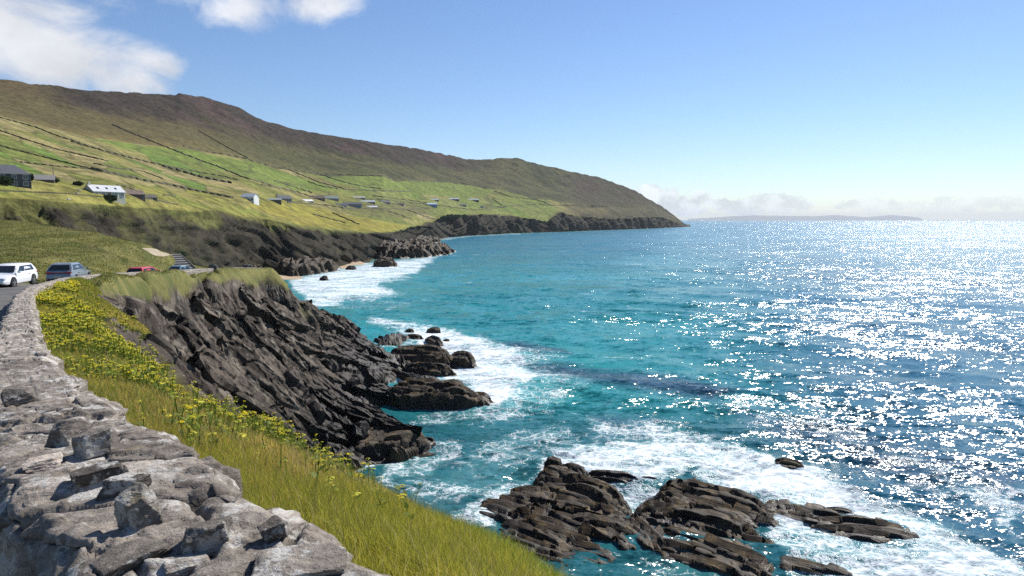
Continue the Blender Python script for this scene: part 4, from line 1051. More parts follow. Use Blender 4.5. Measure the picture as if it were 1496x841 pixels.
SR(962, 722, 1160, 778, 3.46, 2.09, 7, 'long brown slab at the top of the right skerry with white surf behind', ribs=3, group=G1, hA=1.0, hB=.55)
SR(932, 746, 1150, 812, 3.24, 1.86, 8, 'middle slab of the right skerry with a black shaded front', ribs=3, group=G1, hA=.8, hB=.7)
SR(948, 790, 1165, 862, 3.46, 1.86, 9, 'lowest and largest dark slab of the right skerry', ribs=3, group=G1, hA=.9, hB=.7)
SR(1130, 828, 1290, 872, 2.16, 1.21, 10, 'dark rock cut by the bottom of the photo right of the skerries', group=G1)
SR(1090, 742, 1275, 780, 2.38, 1.21, 11, 'chain of black rock awash beyond the right skerry', ribs=2, group=G1, hA=.6)
SR(1178, 772, 1385, 798, 2.48, 1.37, 12, 'outermost black rock tapering to a point in bright foam', ribs=2, group=G1, hA=.7, hB=.6)
SR(1208, 747, 1256, 754, 0.97, 0.73, 13, 'small black rock just above the outermost pointed rock', ribs=1, group=G1)
SR(1130, 682, 1184, 690, 1.0, 1.4, 14, 'tiny black rock alone in the foam farthest from the skerries', ribs=1, group=G1)
SR(858, 693, 948, 706, 1.51, 0.96, 15, 'thin dark rock in the foam behind the left skerry', ribs=1, group=G1)
SR(930, 700, 972, 704, 0.97, 0.73, 16, 'short low rock between the thin dark rock and the right skerry', ribs=1, group=G1)
SR(798, 682, 820, 689, 1.19, 1.53, 17, 'rounded black boulder on top of the left skerry', ribs=1, group=G1, hA=1, hB=1)
SR(814, 690, 868, 702, 1.62, 1.61, 18, 'dark block of rock beside the rounded boulder', ribs=1, group=G1)
SR(735, 732, 850, 742, 2.38, 1.61, 57, 'dark knuckle of rock where the left skerry meets the lacy foam', ribs=2, group=G1)
SR(826, 768, 958, 796, 2.16, 1.77, 58, 'thin-bedded rib of rock between the broad brown slab and the leaning slab', ribs=2, group=G1)
SR(800, 800, 936, 838, 1.94, 1.13, 59, 'low wet ledge along the near edge of the left skerry', ribs=1, group=G1)
SR(1040, 790, 1170, 826, 1.73, 1.29, 60, 'narrow ledge on the seaward end of the right skerry', ribs=1, group=G1)
G2 = 'small rocks in the surf off the promontory'
SR(586, 544, 684, 556, 2.0, 2.8, 21, 'brown rib of rock with surf on both sides beside the promontory', group=G2, hA=.8, hB=.3)
SR(626, 531, 658, 535, 2.0, 2.8, 22, 'rounded black rock at the end of the promontory back rib', ribs=1, group=G2, hA=1, hB=.9)
SR(653, 527, 698, 537, 2.2, 2.7, 23, 'flat layered dark rock farthest out from the promontory back rib', group=G2, ribs=2)
SR(593, 497, 622, 500, 1.4, 1.8, 24, 'low dark rock close under the back of the promontory', ribs=1, group=G2)
SR(622, 500, 648, 507, 1.6, 2.2, 25, 'jagged dark rock among white surf behind the promontory', ribs=1, group=G2)
SR(624, 485, 646, 488, 1.2, 2.0, 26, 'small black rock farthest back in the promontory surf', ribs=1, group=G2)
SR(648, 500, 657, 501, .9, 1.3, 27, 'tiny round rock out on its own beyond the jagged rock', ribs=1, group=G2, hA=1, hB=1)
SR(592, 484, 608, 486, .9, 1.2, 28, 'tiny flat rock in foam near the promontory shoulder', ribs=1, group=G2)
SR(686, 583, 720, 588, 1.0, 1.6, 29, 'string of black stones at the tip of the middle promontory rib', ribs=1, group=G2)
SR(560, 592, 738, 590, 3.0, 3.6, 61, 'long black rib of bedded rock forming the middle point of the promontory', ribs=2, group=G2, hA=1.0, hB=.35, name='rock_rib')
SR(510, 670, 646, 645, 2.4, 3.0, 62, 'brown-streaked rib of rock forming the nearest point of the promontory', ribs=2, group=G2, hA=1.0, hB=.3, name='rock_rib')
SR(566, 527, 684, 533, 2.8, 3.2, 63, 'black rib of rock forming the back point of the promontory', ribs=2, group=G2, hA=1.0, hB=.4, name='rock_rib')
G3 = 'dark rocks by the beach'
sea_rock(PZ(560, 378), PZ(662, 366.3), 22, 11, 31, 'long black spur of rock running from the far cliff into the bay', ribs=2, group=G3, hA=1.0, hB=.25, sub=.3)
SR(596, 357, 642, 352, 18, 9, 36, 'low black rocks in the cove behind the long spur', ribs=2, group=G3, sub=.3)
SR(545, 389, 584, 388.5, 5, 6, 32, 'black rocks standing in shallow surf between sand and spur', ribs=2, group=G3, sub=.5, hA=.7, hB=1)
SR(468, 407.5, 480, 408.3, 2.0, 2.4, 33, 'small black rock alone in the white surf off the beach', ribs=1, group=G3)
SR(505, 394, 523, 394.5, 2.2, 2.6, 34, 'little dark rock at the edge of the far sand', ribs=1, group=G3)
SR(420, 404, 494, 391.5, 12, 9, 35, 'dark rock shelf between the two patches of sand', ribs=2, group=G3, sub=.4)

# ================================================================== GRASS AND FLOWERS
def grass_material():
    t = NT('grass_blades'); c = t.attr('tone', True)
    t.b.inputs['Subsurface Weight'].default_value = 0.0
    t.done(c, 0.6, None, 0.2)
    tr = t.n('ShaderNodeBsdfTranslucent', Color=t.scale(c, 1.3)); ms = t.n('ShaderNodeMixShader'); ms.inputs[0].default_value = 0.5
    t.t.links.new(t.b.outputs[0], ms.inputs[1]); t.t.links.new(tr.outputs[0], ms.inputs[2]); t.t.links.new(ms.outputs[0], t.out.inputs['Surface'])
    return t.m
grass_mat = grass_material()
def wall_side(x_, y_):
    """signed distance to the wall line: >0 seaward"""
    d = np.full(x_.shape, 1e9); s = np.zeros(x_.shape)
    q = wline[::2]
    for i in range(len(q) - 1):
        ax, ay = q[i, :2]; bx, by = q[i + 1, :2]; vx, vy = bx - ax, by - ay
        t_ = np.clip(((x_ - ax) * vx + (y_ - ay) * vy) / (vx * vx + vy * vy), 0, 1)
        e = np.hypot(x_ - ax - t_ * vx, y_ - ay - t_ * vy)
        m = e < d; d = np.where(m, e, d); s = np.where(m, np.sign((x_ - ax) * vy - (y_ - ay) * vx), s)
    return d * s
side = wall_side(gx, gy)
area = (np.gradient(rr)[:, None] * rr[:, None] * (aa[1] - aa[0])) + 0 * gx
def blades(mask_w, count, hmin, hmax, wid, seed, tone):
    rs = np.random.default_rng(seed)
    pw_ = (mask_w * area).ravel(); pw_ /= pw_.sum()
    idx = rs.choice(pw_.size, count, p=pw_)
    i, j = idx // gx.shape[1], idx % gx.shape[1]
    ii = np.clip(i + rs.uniform(-.5, .5, count), 0, gx.shape[0] - 1.001); jj = np.clip(j + rs.uniform(-.5, .5, count), 0, gx.shape[1] - 1.001)
    a0, b0 = np.floor(ii).astype(int), np.floor(jj).astype(int); fa, fb = (ii - a0)[:, None], (jj - b0)[:, None]
    base = NGd[a0, b0] * (1 - fa) * (1 - fb) + NGd[a0 + 1, b0] * fa * (1 - fb) + NGd[a0, b0 + 1] * (1 - fa) * fb + NGd[a0 + 1, b0 + 1] * fa * fb
    rad_ = np.linalg.norm(base[:, :2], axis=1)
    cl_ = fbm(base[:, 0] / 1.1, base[:, 1] / 1.1, None, seed + 1, 3)
    h = (hmin + (hmax - hmin) * rs.random(count) ** 1.3) * (1 + 0.6 * cl_)
    az_ = rs.uniform(0, 2 * math.pi, count); lean = rs.uniform(0.1, 0.75, count)
    wind = np.array([-0.25, -0.05, 0])
    tip = np.stack([np.cos(az_) * lean, np.sin(az_) * lean, np.ones(count)], -1) + wind
    wv_ = wid * (0.6 + 0.8 * rs.random(count)) * np.clip(rad_ / 9, 0.55, 6)
    sdv = np.stack([-base[:, 1], base[:, 0], np.zeros(count)], -1); sdv /= np.linalg.norm(sdv, axis=1, keepdims=True)
    tw = rs.uniform(-.7, .7, count); sdv = sdv * np.cos(tw)[:, None] + np.stack([base[:, 0], base[:, 1], 0 * tw], -1) / rad_[:, None] * np.sin(tw)[:, None]
    m_ = base + (tip * np.array([.35, .35, .55])) * h[:, None]
    t_ = base + tip * np.array([1.0, 1.0, .92]) * h[:, None]
    sw = (sdv * wv_[:, None])
    V = np.stack([base - sw - [0, 0, .03], base + sw - [0, 0, .03], m_ - sw * .8, m_ + sw * .8, t_], 1).reshape(-1, 3)
    k = np.arange(count) * 5
    q4 = np.stack([k, k + 1, k + 3, k + 2], -1); q3 = np.stack([k + 2, k + 3, k + 4], -1)
    col = tone(base, cl_, rs)
    return V, q4, q3, np.repeat(col, 5, axis=0), base
def tone_near(b, cl_, rs):
    n = len(b)
    px_, py_ = PIX(b)
    pal = np.array([(0.115, 0.135, 0.022), (0.165, 0.165, 0.030), (0.080, 0.120, 0.020), (0.25, 0.21, 0.075), (0.20, 0.135, 0.060)])
    dry = fbm(b[:, 0] / 2.6, b[:, 1] / 2.6, None, 301, 3); gr = fbm(b[:, 0] / 1.7, b[:, 1] / 1.7, None, 303, 3)
    dryz = np.exp(-(((px_ - 300) / 120) ** 2 + ((py_ - 615) / 60) ** 2)) + 0.8 * np.exp(-(((px_ - 420) / 60) ** 2 + ((py_ - 690) / 40) ** 2)) + .7 * np.exp(-(((px_ - 190) / 50) ** 2 + ((py_ - 470) / 25) ** 2))
    r = rs.random(n); c = np.where((r < 0.5)[:, None], pal[0], pal[1])
    c = np.where((gr > 0.12)[:, None] & (rs.random(n) < .65)[:, None], pal[2], c)
    c = np.where((rs.random(n) < np.clip(0.08 + 0.4 * dry + 0.3 * dryz, 0, .6))[:, None], pal[3], c)
    c = np.where((rs.random(n) < np.clip(0.02 + 0.2 * dryz, 0, .4))[:, None], pal[4], c)
    return c * np.array((2.2, 1.95, 1.65)) * (0.75 + 0.5 * rs.random(n))[:, None]
def tone_far(b, cl_, rs):
    n = len(b); pal = np.array([(0.115, 0.125, 0.026), (0.165, 0.155, 0.040), (0.080, 0.105, 0.022), (0.22, 0.18, 0.075)])
    g = fbm(b[:, 0] / 5, b[:, 1] / 5, None, 305, 3)
    k = np.clip(((g + 0.55 + 0.45 * (rs.random(n) - .5)) * 3.4), 0, 3).astype(int)
    return pal[k] * 1.2 * (0.75 + 0.5 * rs.random(n))[:, None]
vis = (NPX > -140) & (NPX < 1250) & (NPY > 250) & (NPY < 1150)
turf = vis * (1 - rockm) * (grd < 0.3) * (gz > 14) * sstep(.45, .75, nn[..., 2])
nearW = turf * (RRg < 47) * (side > 0.05) / np.maximum(RRg, 2.5) ** 1.25
bare = inpoly(NPX, NPY, [(170, 505), (215, 498), (226, 520), (222, 548), (190, 552)])
nearW = nearW * np.where(bare, 0.12, 1)
farW = turf * (RRg >= 43) / np.maximum(RRg, 20) ** 1.0
parts_ = [blades(nearW, 400000, 0.07, 0.20, 0.0028, 401, tone_near), blades(farW, 90000, 0.06, 0.17, 0.0036, 402, tone_far)]
def merge(parts):
    V = []; Q = []; T3 = []; Cc = []; o = 0
    for v, q, t3, c_, _ in parts:
        V.append(v); Q.append(q + o); T3.append(t3 + o); Cc.append(c_); o += len(v)
    return np.concatenate(V), [np.concatenate(Q), np.concatenate(T3)], np.concatenate(Cc)
V, Fc, Cc = merge(parts_)
g = mesh_np('grass', V, Fc, grass_mat, smooth=True, cols={'tone': Cc})
tag(g, 'long yellow-green grass covering the slopes beside wall and road', 'grass', kind='stuff')
# seed heads standing above the grass
def stalks(w_, count, seed):
    rs = np.random.default_rng(seed)
    V_, q4, q3, col, base = blades(w_, count, 0.20, 0.38, 0.0022, seed, lambda b, c_, r: np.tile(np.array([(0.30, 0.245, 0.12)]), (len(b), 1)) * (0.7 + .6 * r.random(len(b)))[:, None])
    return V_, q4, q3, col, base
V, Fc, Cc = merge([stalks(nearW, 3800, 411)])
sh_ = mesh_np('seed_stalks', V, Fc, grass_mat, smooth=True, cols={'tone': Cc}); tag(sh_, 'dry straw-coloured stalks standing above the grass', 'grass', kind='stuff')

FP = [([(48, 435), (110, 440), (150, 452), (195, 470), (160, 480), (110, 470), (60, 460)], .8), ([(50, 476), (100, 470), (160, 480), (200, 520), (240, 560), (180, 580), (120, 560), (70, 520)], .7),
      ([(120, 560), (230, 560), (250, 575), (220, 595), (150, 580)], .8), ([(66, 418), (110, 416), (118, 432), (70, 436)], 1.6), ([(215, 640), (290, 655), (330, 670), (270, 680), (225, 655)], .35),
      ([(320, 628), (420, 655), (430, 670), (370, 670), (300, 640)], .9), ([(420, 668), (480, 690), (560, 715), (520, 712), (440, 690)], .75), ([(250, 575), (340, 620), (360, 640), (260, 640), (200, 600)], .34), ([(350, 640), (640, 760), (600, 780), (420, 720)], .06)]
fw = np.zeros(gx.shape)
for poly, k in FP: fw = np.maximum(fw, k * inpoly(NPX, NPY, poly))
fw *= (RRg < 48) * (1 - 0.85 * rockm) * (0.04 + sstep(0.0, 0.25, fbm(gx / 1.5, gy / 1.5, None, 421, 3)))* (side > 0.1)
fw = fw / np.maximum(RRg, 3) ** 0.5
def umbels(count, seed):
    rs = np.random.default_rng(seed)
    Vv = []; Q = []; Cl = []; o = 0
    pw_ = (fw * area).ravel(); pw_ /= pw_.sum(); idx = rs.choice(pw_.size, count, p=pw_)
    i, j = idx // gx.shape[1], idx % gx.shape[1]
    b = NGd[i, j] + np.stack([rs.uniform(-.15, .15, count), rs.uniform(-.15, .15, count), 0 * i], -1)
    h = rs.uniform(0.16, 0.40, count); n8 = 9
    top = b + np.stack([rs.uniform(-.1, .1, count), rs.uniform(-.1, .1, count), h], -1)
    rad_ = np.linalg.norm(b[:, :2], axis=1)
    size = rs.uniform(0.036, 0.08, count) * np.clip(rad_ / 26, 0.55, 1.5)
    yel = np.array([(0.72, 0.60, 0.03), (0.62, 0.58, 0.05), (0.74, 0.68, 0.10), (0.50, 0.50, 0.07)])
    ycol = yel[rs.integers(0, 4, count)] * rs.uniform(.8, 1.15, count)[:, None]
    hexa = np.arange(6) * math.pi / 3
    for k in range(n8):
        a_ = rs.uniform(0, 2 * math.pi, count); r0 = size * (0.0 if k == 0 else 1.0) * rs.uniform(.55, 1.0, count)
        c_ = top + np.stack([np.cos(a_) * r0, np.sin(a_) * r0, -r0 * 0.28 + rs.uniform(-.006, .006, count)], -1)
        pr = size * 0.34
        tn_ = np.stack([np.cos(a_) * .35, np.sin(a_) * .35, np.ones(count)], -1)
        e1 = np.stack([-np.sin(a_), np.cos(a_), 0 * a_], -1); e2 = np.cross(tn_, e1)
        ring = c_[:, None, :] + pr[:, None, None] * (np.cos(hexa)[None, :, None] * e1[:, None, :] + np.sin(hexa)[None, :, None] * e2[:, None, :])
        Vv.append(ring.reshape(-1, 3)); q = o + np.arange(count)[:, None] * 6 + np.arange(6)[None, :]; Q.append(q); o += count * 6
        Cl.append(np.repeat(ycol * rs.uniform(.85, 1.1, count)[:, None], 6, axis=0))
    hexes = np.concatenate(Q)
    # stems and leaf blades
    sw = np.stack([-b[:, 1], b[:, 0], 0 * h], -1) / rad_[:, None] * 0.008 * np.clip(rad_ / 12, .8, 2.5)[:, None]
    st_ = np.stack([b - sw, b + sw, top + sw * .6, top - sw * .6], 1).reshape(-1, 3); qs = o + np.arange(count * 4).reshape(-1, 4); o += count * 4
    Vv.append(st_); Cl.append(np.tile((0.10, 0.13, 0.02), (count * 4, 1)))
    lq = []
    for k in range(4):
        a_ = rs.uniform(0, 2 * math.pi, count); l = rs.uniform(.03, .085, count); zf = rs.uniform(0.15, .8, count)
        p0 = b * (1 - zf)[:, None] + top * zf[:, None]; dr_ = np.stack([np.cos(a_) * l, np.sin(a_) * l, rs.uniform(-.02, .08, count)], -1)
        sd_ = np.stack([-np.sin(a_), np.cos(a_), 0 * a_], -1) * (l * .38)[:, None]
        quad = np.stack([p0, p0 + dr_ * .5 + sd_, p0 + dr_, p0 + dr_ * .5 - sd_], 1).reshape(-1, 3)
        Vv.append(quad); lq.append(o + np.arange(count * 4).reshape(-1, 4)); o += count * 4
        Cl.append(np.repeat(np.array((0.15, 0.19, 0.035)) * rs.uniform(.7, 1.5, count)[:, None], 4, axis=0))
    return np.concatenate(Vv), [hexes, np.concatenate([qs] + lq)], np.concatenate(Cl)
V, Fc, Cc = umbels(3200, 431)
fl = mesh_np('yellow_flowers', V, Fc, grass_mat, cols={'tone': Cc}); tag(fl, 'yellow flowering umbels massed in the grass beside the wall', 'flowers', kind='stuff')
# ================================================================== CARS
def paint(name, col, metal=0.0):
    t = NT(name)
    n = t.noise(t.obco(), 6, 3)
    rgb = t.n('ShaderNodeRGB'); rgb.outputs[0].default_value = (*col, 1)
    m = t.done(t.scale(rgb.outputs[0], t.mr(n, .3, .7, .93, 1.05)), 0.32, None, 0.5, metal)
    t.b.inputs['Coat Weight'].default_value = 0.6; t.b.inputs['Coat Roughness'].default_value = 0.06
    return m
glass = plain('car_glass', (0.012, 0.015, 0.018), 0.08, 0.6)
rubber = plain('tyre_rubber', (0.02, 0.02, 0.021), 0.8)
alloy = plain('wheel_alloy', (0.45, 0.46, 0.47), 0.35, 0.5, 0.7)
trim_m = plain('black_trim', (0.018, 0.018, 0.02), 0.55)
lamp_m = plain('headlamp_glass', (0.62, 0.65, 0.68), 0.15, 0.6)
tail_m = plain('tail_lamp_red', (0.35, 0.015, 0.012), 0.25, 0.5)
plate_m = plain('number_plate', (0.65, 0.62, 0.45), 0.5)
def loft(bm, rings, cap=True):
    vs = [[bm.verts.new(p) for p in r] for r in rings]
    n = len(rings[0])
    for a, b in zip(vs[:-1], vs[1:]):
        for i in range(n):
            bm.faces.new((a[i], a[(i + 1) % n], b[(i + 1) % n], b[i]))
    if cap:
        bm.faces.new(vs[0][::-1]); bm.faces.new(vs[-1])
    bmesh.ops.recalc_face_normals(bm, faces=bm.faces)
def quad(bm, pts, th=0.012):
    pts = [Vector(p) for p in pts]; n = (pts[1] - pts[0]).cross(pts[2] - pts[0]).normalized() * th
    a = [bm.verts.new(p) for p in pts]; b = [bm.verts.new(p + n) for p in pts]; k = len(pts)
    bm.faces.new(a[::-1]); bm.faces.new(b)
    for i in range(k): bm.faces.new((a[i], a[(i + 1) % k], b[(i + 1) % k], b[i]))
    bmesh.ops.recalc_face_normals(bm, faces=bm.faces)
def make_car(name, label, col, loc, heading, L=4.4, W=1.82, H=1.5, kind='estate', group='cars parked along the coast road', metal=0.0, roofrack=False):
    """front of the car is +x before turning"""
    root = empty(name, loc, heading); tag(root, label, 'car', group)
    body = paint(name + '_paint', col, metal); k = L / 4.4; hb = H * 0.635
    w = W / 2
    st = [(-2.20, .42, .70, .86), (-2.12, .30, .88, .93), (-1.75, .24, hb, 1.0), (-0.9, .22, hb, 1.0), (0.3, .22, hb - .02, 1.0), (0.95, .22, hb - .06, .99), (1.55, .24, hb - .15, .97), (2.02, .27, hb - .27, .90), (2.20, .36, hb - .42, .76)]
    rings = []
    for x_, zb, zt, f in st:
        h_ = zt - zb; ww = w * f
        half = [(0.0, zb), (ww * .88, zb), (ww * .97, zb + .10 * h_), (ww, zb + .42 * h_), (ww * .975, zb + .74 * h_), (ww * .93, zb + .93 * h_), (ww * .82, zt), (0, zt + .02)]
        rings.append([(x_ * k, y_, z_) for y_, z_ in half] + [(x_ * k, -y_, z_) for y_, z_ in half[-2:0:-1]])
    bm = bmesh.new(); loft(bm, rings)
    # cabin
    if kind == 'estate': gp = [(-2.08, -1.72), (-1.95, -1.45), (0.95, 0.18)]
    xr0, xr1 = (-2.02, -1.62) if kind == 'estate' else ((-2.08, -1.45) if kind == 'suv' else (-1.95, -1.10))
    xf0, xf1 = 0.98, 0.10
    wb, wt_ = w * .93, w * .70
    cab = []
    for t_ in (0.0, 0.5, 0.88, 1.0):
        a = xr0 + (xr1 - xr0) * t_; b = xf0 + (xf1 - xf0) * t_; ww = wb + (wt_ - wb) * t_ + 0.04 * math.sin(t_ * math.pi)
        z_ = hb - .05 + (H - hb + .05) * t_
        if t_ == 1.0: a += .12; b -= .16; ww *= .9
        cab.append([(a * k, ww, z_), (0.5 * (a + b) * k, ww * 1.02, z_ + .02 * t_), (b * k, ww * .97, z_), ((b + .05) * k, 0, z_), (b * k, -ww * .97, z_), (0.5 * (a + b) * k, -ww * 1.02, z_ + .02 * t_), (a * k, -ww, z_), ((a - .03) * k, 0, z_)])
    loft(bm, cab)
    bo = obj('body', bm, body, root, smooth=True)
    try:
        mod = bo.modifiers.new('bevel', 'EDGE_SPLIT'); mod.split_angle = R(34)
    except Exception: pass
    def at(t_, side, u):
        """point on the cabin side: t_ height 0-1, u 0 rear - 1 front"""
        a = xr0 + (xr1 - xr0) * t_; b = xf0 + (xf1 - xf0) * t_; ww = wb + (wt_ - wb) * t_ + 0.04 * math.sin(t_ * math.pi) + .012
        return ((a + (b - a) * u) * k, side * ww, hb - .05 + (H - hb + .05) * t_)
    for s in (1, -1):
        for u0, u1 in ((0.07, 0.28), (0.30, 0.58), (0.61, 0.93)):
            b_ = bmesh.new(); ps = [at(.22, s, u0 + (.06 if u0 < .1 else 0)), at(.22, s, u1), at(.80, s, u1 - (.05 if u1 > .9 else 0)), at(.80, s, u0 + (.03 if u0 < .1 else 0))]
            quad(b_, ps if s < 0 else ps[::-1]); obj('side_window', b_, glass, root)
    def across(t_, y_, front):
        a = xr0 + (xr1 - xr0) * t_ - .045; b = xf0 + (xf1 - xf0) * t_ + .055
        ww = (wb + (wt_ - wb) * t_) * y_
        return ((b if front else a) * k, ww, hb - .05 + (H - hb + .05) * t_)
    b_ = bmesh.new(); quad(b_, [across(.18, -.9, True), across(.18, .9, True), across(.84, .88, True), across(.84, -.88, True)]); obj('windscreen', b_, glass, root)
    b_ = bmesh.new(); quad(b_, [across(.24, .88, False), across(.24, -.88, False), across(.82, -.86, False), across(.82, .86, False)]); obj('rear_window', b_, glass, root)
    rw = 0.335 * (1.07 if kind == 'suv' else 1)
    for xw in (-1.32 * k, 1.33 * k):
        for s in (1, -1):
            b_ = bmesh.new(); add_cyl(b_, (xw, s * (w - .21), rw), (xw, s * (w + .012), rw), rw, seg=24)
            wh = obj('wheel', b_, rubber, root, True)
            mod = wh.modifiers.new('split', 'EDGE_SPLIT')
            b_ = bmesh.new(); add_cyl(b_, (xw, s * (w + .008), rw), (xw, s * (w + .024), rw), rw * .2, seg=10)
            for q in range(5):
                a_ = q * 2 * math.pi / 5 + .3; add_box(b_, (xw + math.cos(a_) * rw * .38, s * (w + .014), rw + math.sin(a_) * rw * .38), (rw * .68, .016, rw * .17), Matrix.Rotation(-a_, 3, 'Y'))
            obj('rim', b_, alloy, wh)
            b_ = bmesh.new(); add_cyl(b_, (xw, s * (w - .12), rw + .015), (xw, s * (w + .004), rw + .015), rw * 1.14, seg=28); obj('wheel_arch', b_, trim_m, root)
    for s in (1, -1):
        obj('headlight', boxes(((2.00 * k, s * w * .66, hb - .30), (.26, .34, .13), Matrix.Rotation(s * -.35, 3, 'Z'), .03)), lamp_m, root)
        obj('tail_light', boxes(((-2.115 * k, s * w * .76, hb - .09), (.12, .32, .13), None, .03)), tail_m, root)
        obj('wing_mirror', boxes(((.78 * k, s * (w + .07), hb + .07), (.12, .2, .13), None, .03)), body, root)
        obj('door_handle', boxes(((-.75 * k, s * (w * .985), hb - .16), (.2, .03, .035), None, .008)), trim_m, root)
    obj('grille', boxes(((2.145 * k, 0, .52), (.1, W * .5, .16), None, .02)), trim_m, root)
    obj('front_bumper', boxes(((2.13 * k, 0, .33), (.14, W * .62, .12), None, .03)), trim_m, root)
    obj('rear_bumper', boxes(((-2.165 * k, 0, .40), (.16, W * .78, .22), None, .04)), trim_m, root)
    obj('number_plate', boxes(((-2.225 * k, 0, .66), (.03, .52, .11), None, .005)), plate_m, root)
    if kind == 'suv': obj('light_bar', boxes(((-2.13 * k, 0, hb - .09), (.06, W * .62, .05), None, .01)), tail_m, root)
    if roofrack:
        obj('roof_box', boxes(((-.5 * k, 0, H + .10), (1.1, .7, .16), None, .06)), plain('roof_box_white', (.75, .75, .75), .4), root)
    return root
def road_at(px, py_guess, Y):
    a, b = ray(px, py_guess); v = drop(float(a) * Y, Y, GB)
    return v
def park(name, label, col, px, Y, rz_, **k):
    v = P(px, 400, Y); d = drop(float(v[0]), float(v[1]), GB)
    return make_car(name, label, col, (d.x, d.y, d.z + .01), rz_, **k)
park('parked_car', 'white estate car parked facing the viewer beside the wall', (0.80, 0.81, 0.82), 12, 44.0, math.atan2(-.97, .24), L=4.65, H=1.47)
park('parked_car', 'silver-grey car seen from its dark rear behind the white one', (0.25, 0.28, 0.31), 102, 53.0, R(104), L=4.5, W=1.87, H=1.64, kind='suv', metal=.35)
park('parked_car', 'red estate car showing its tail and side behind the road wall', (0.52, 0.020, 0.022), 213, 69, R(88), L=4.6, H=1.5)
park('parked_car', 'blue-grey hatchback parked at the foot of the stairway', (0.10, 0.19, 0.24), 266, 82, R(82), L=4.0, W=1.75, H=1.46, kind='hatch')

# ================================================================== HOUSES AND FARM BUILDINGS
slate = plain('slate_roof', (0.115, 0.118, 0.128), 0.6, .35, 0, .2, 1.5)
pale_roof = plain('pale_tin_roof', (0.50, 0.51, 0.52), 0.45, .4, 0, .1, .8)
dark_stone = plain('field_stone', (0.115, 0.105, 0.095), 0.9, .2, 0, .45, 1.6)
cream = plain('cream_render', (0.50, 0.47, 0.38), 0.85, .2, 0, .1, .8)
white = plain('white_render', (0.76, 0.76, 0.73), 0.85, .2, 0, .08, .8)
grey = plain('grey_render', (0.30, 0.30, 0.31), 0.85, .2, 0, .15, .8)
dgrey = plain('dark_grey_cladding', (0.085, 0.09, 0.105), 0.7, .3, 0, .15, .8)
blue_tin = plain('blue_tin', (0.24, 0.34, 0.46), 0.45, .4, 0, .1, .8)
rusty = plain('brown_tin', (0.15, 0.11, 0.085), 0.7, .3, 0, .3, .8)
win_m = plain('window_glass', (0.02, 0.025, 0.03), 0.1, .6)
frame_m = plain('window_frame', (0.7, 0.7, 0.68), .5)
door_m = plain('painted_door', (0.16, 0.06, 0.045), .5)
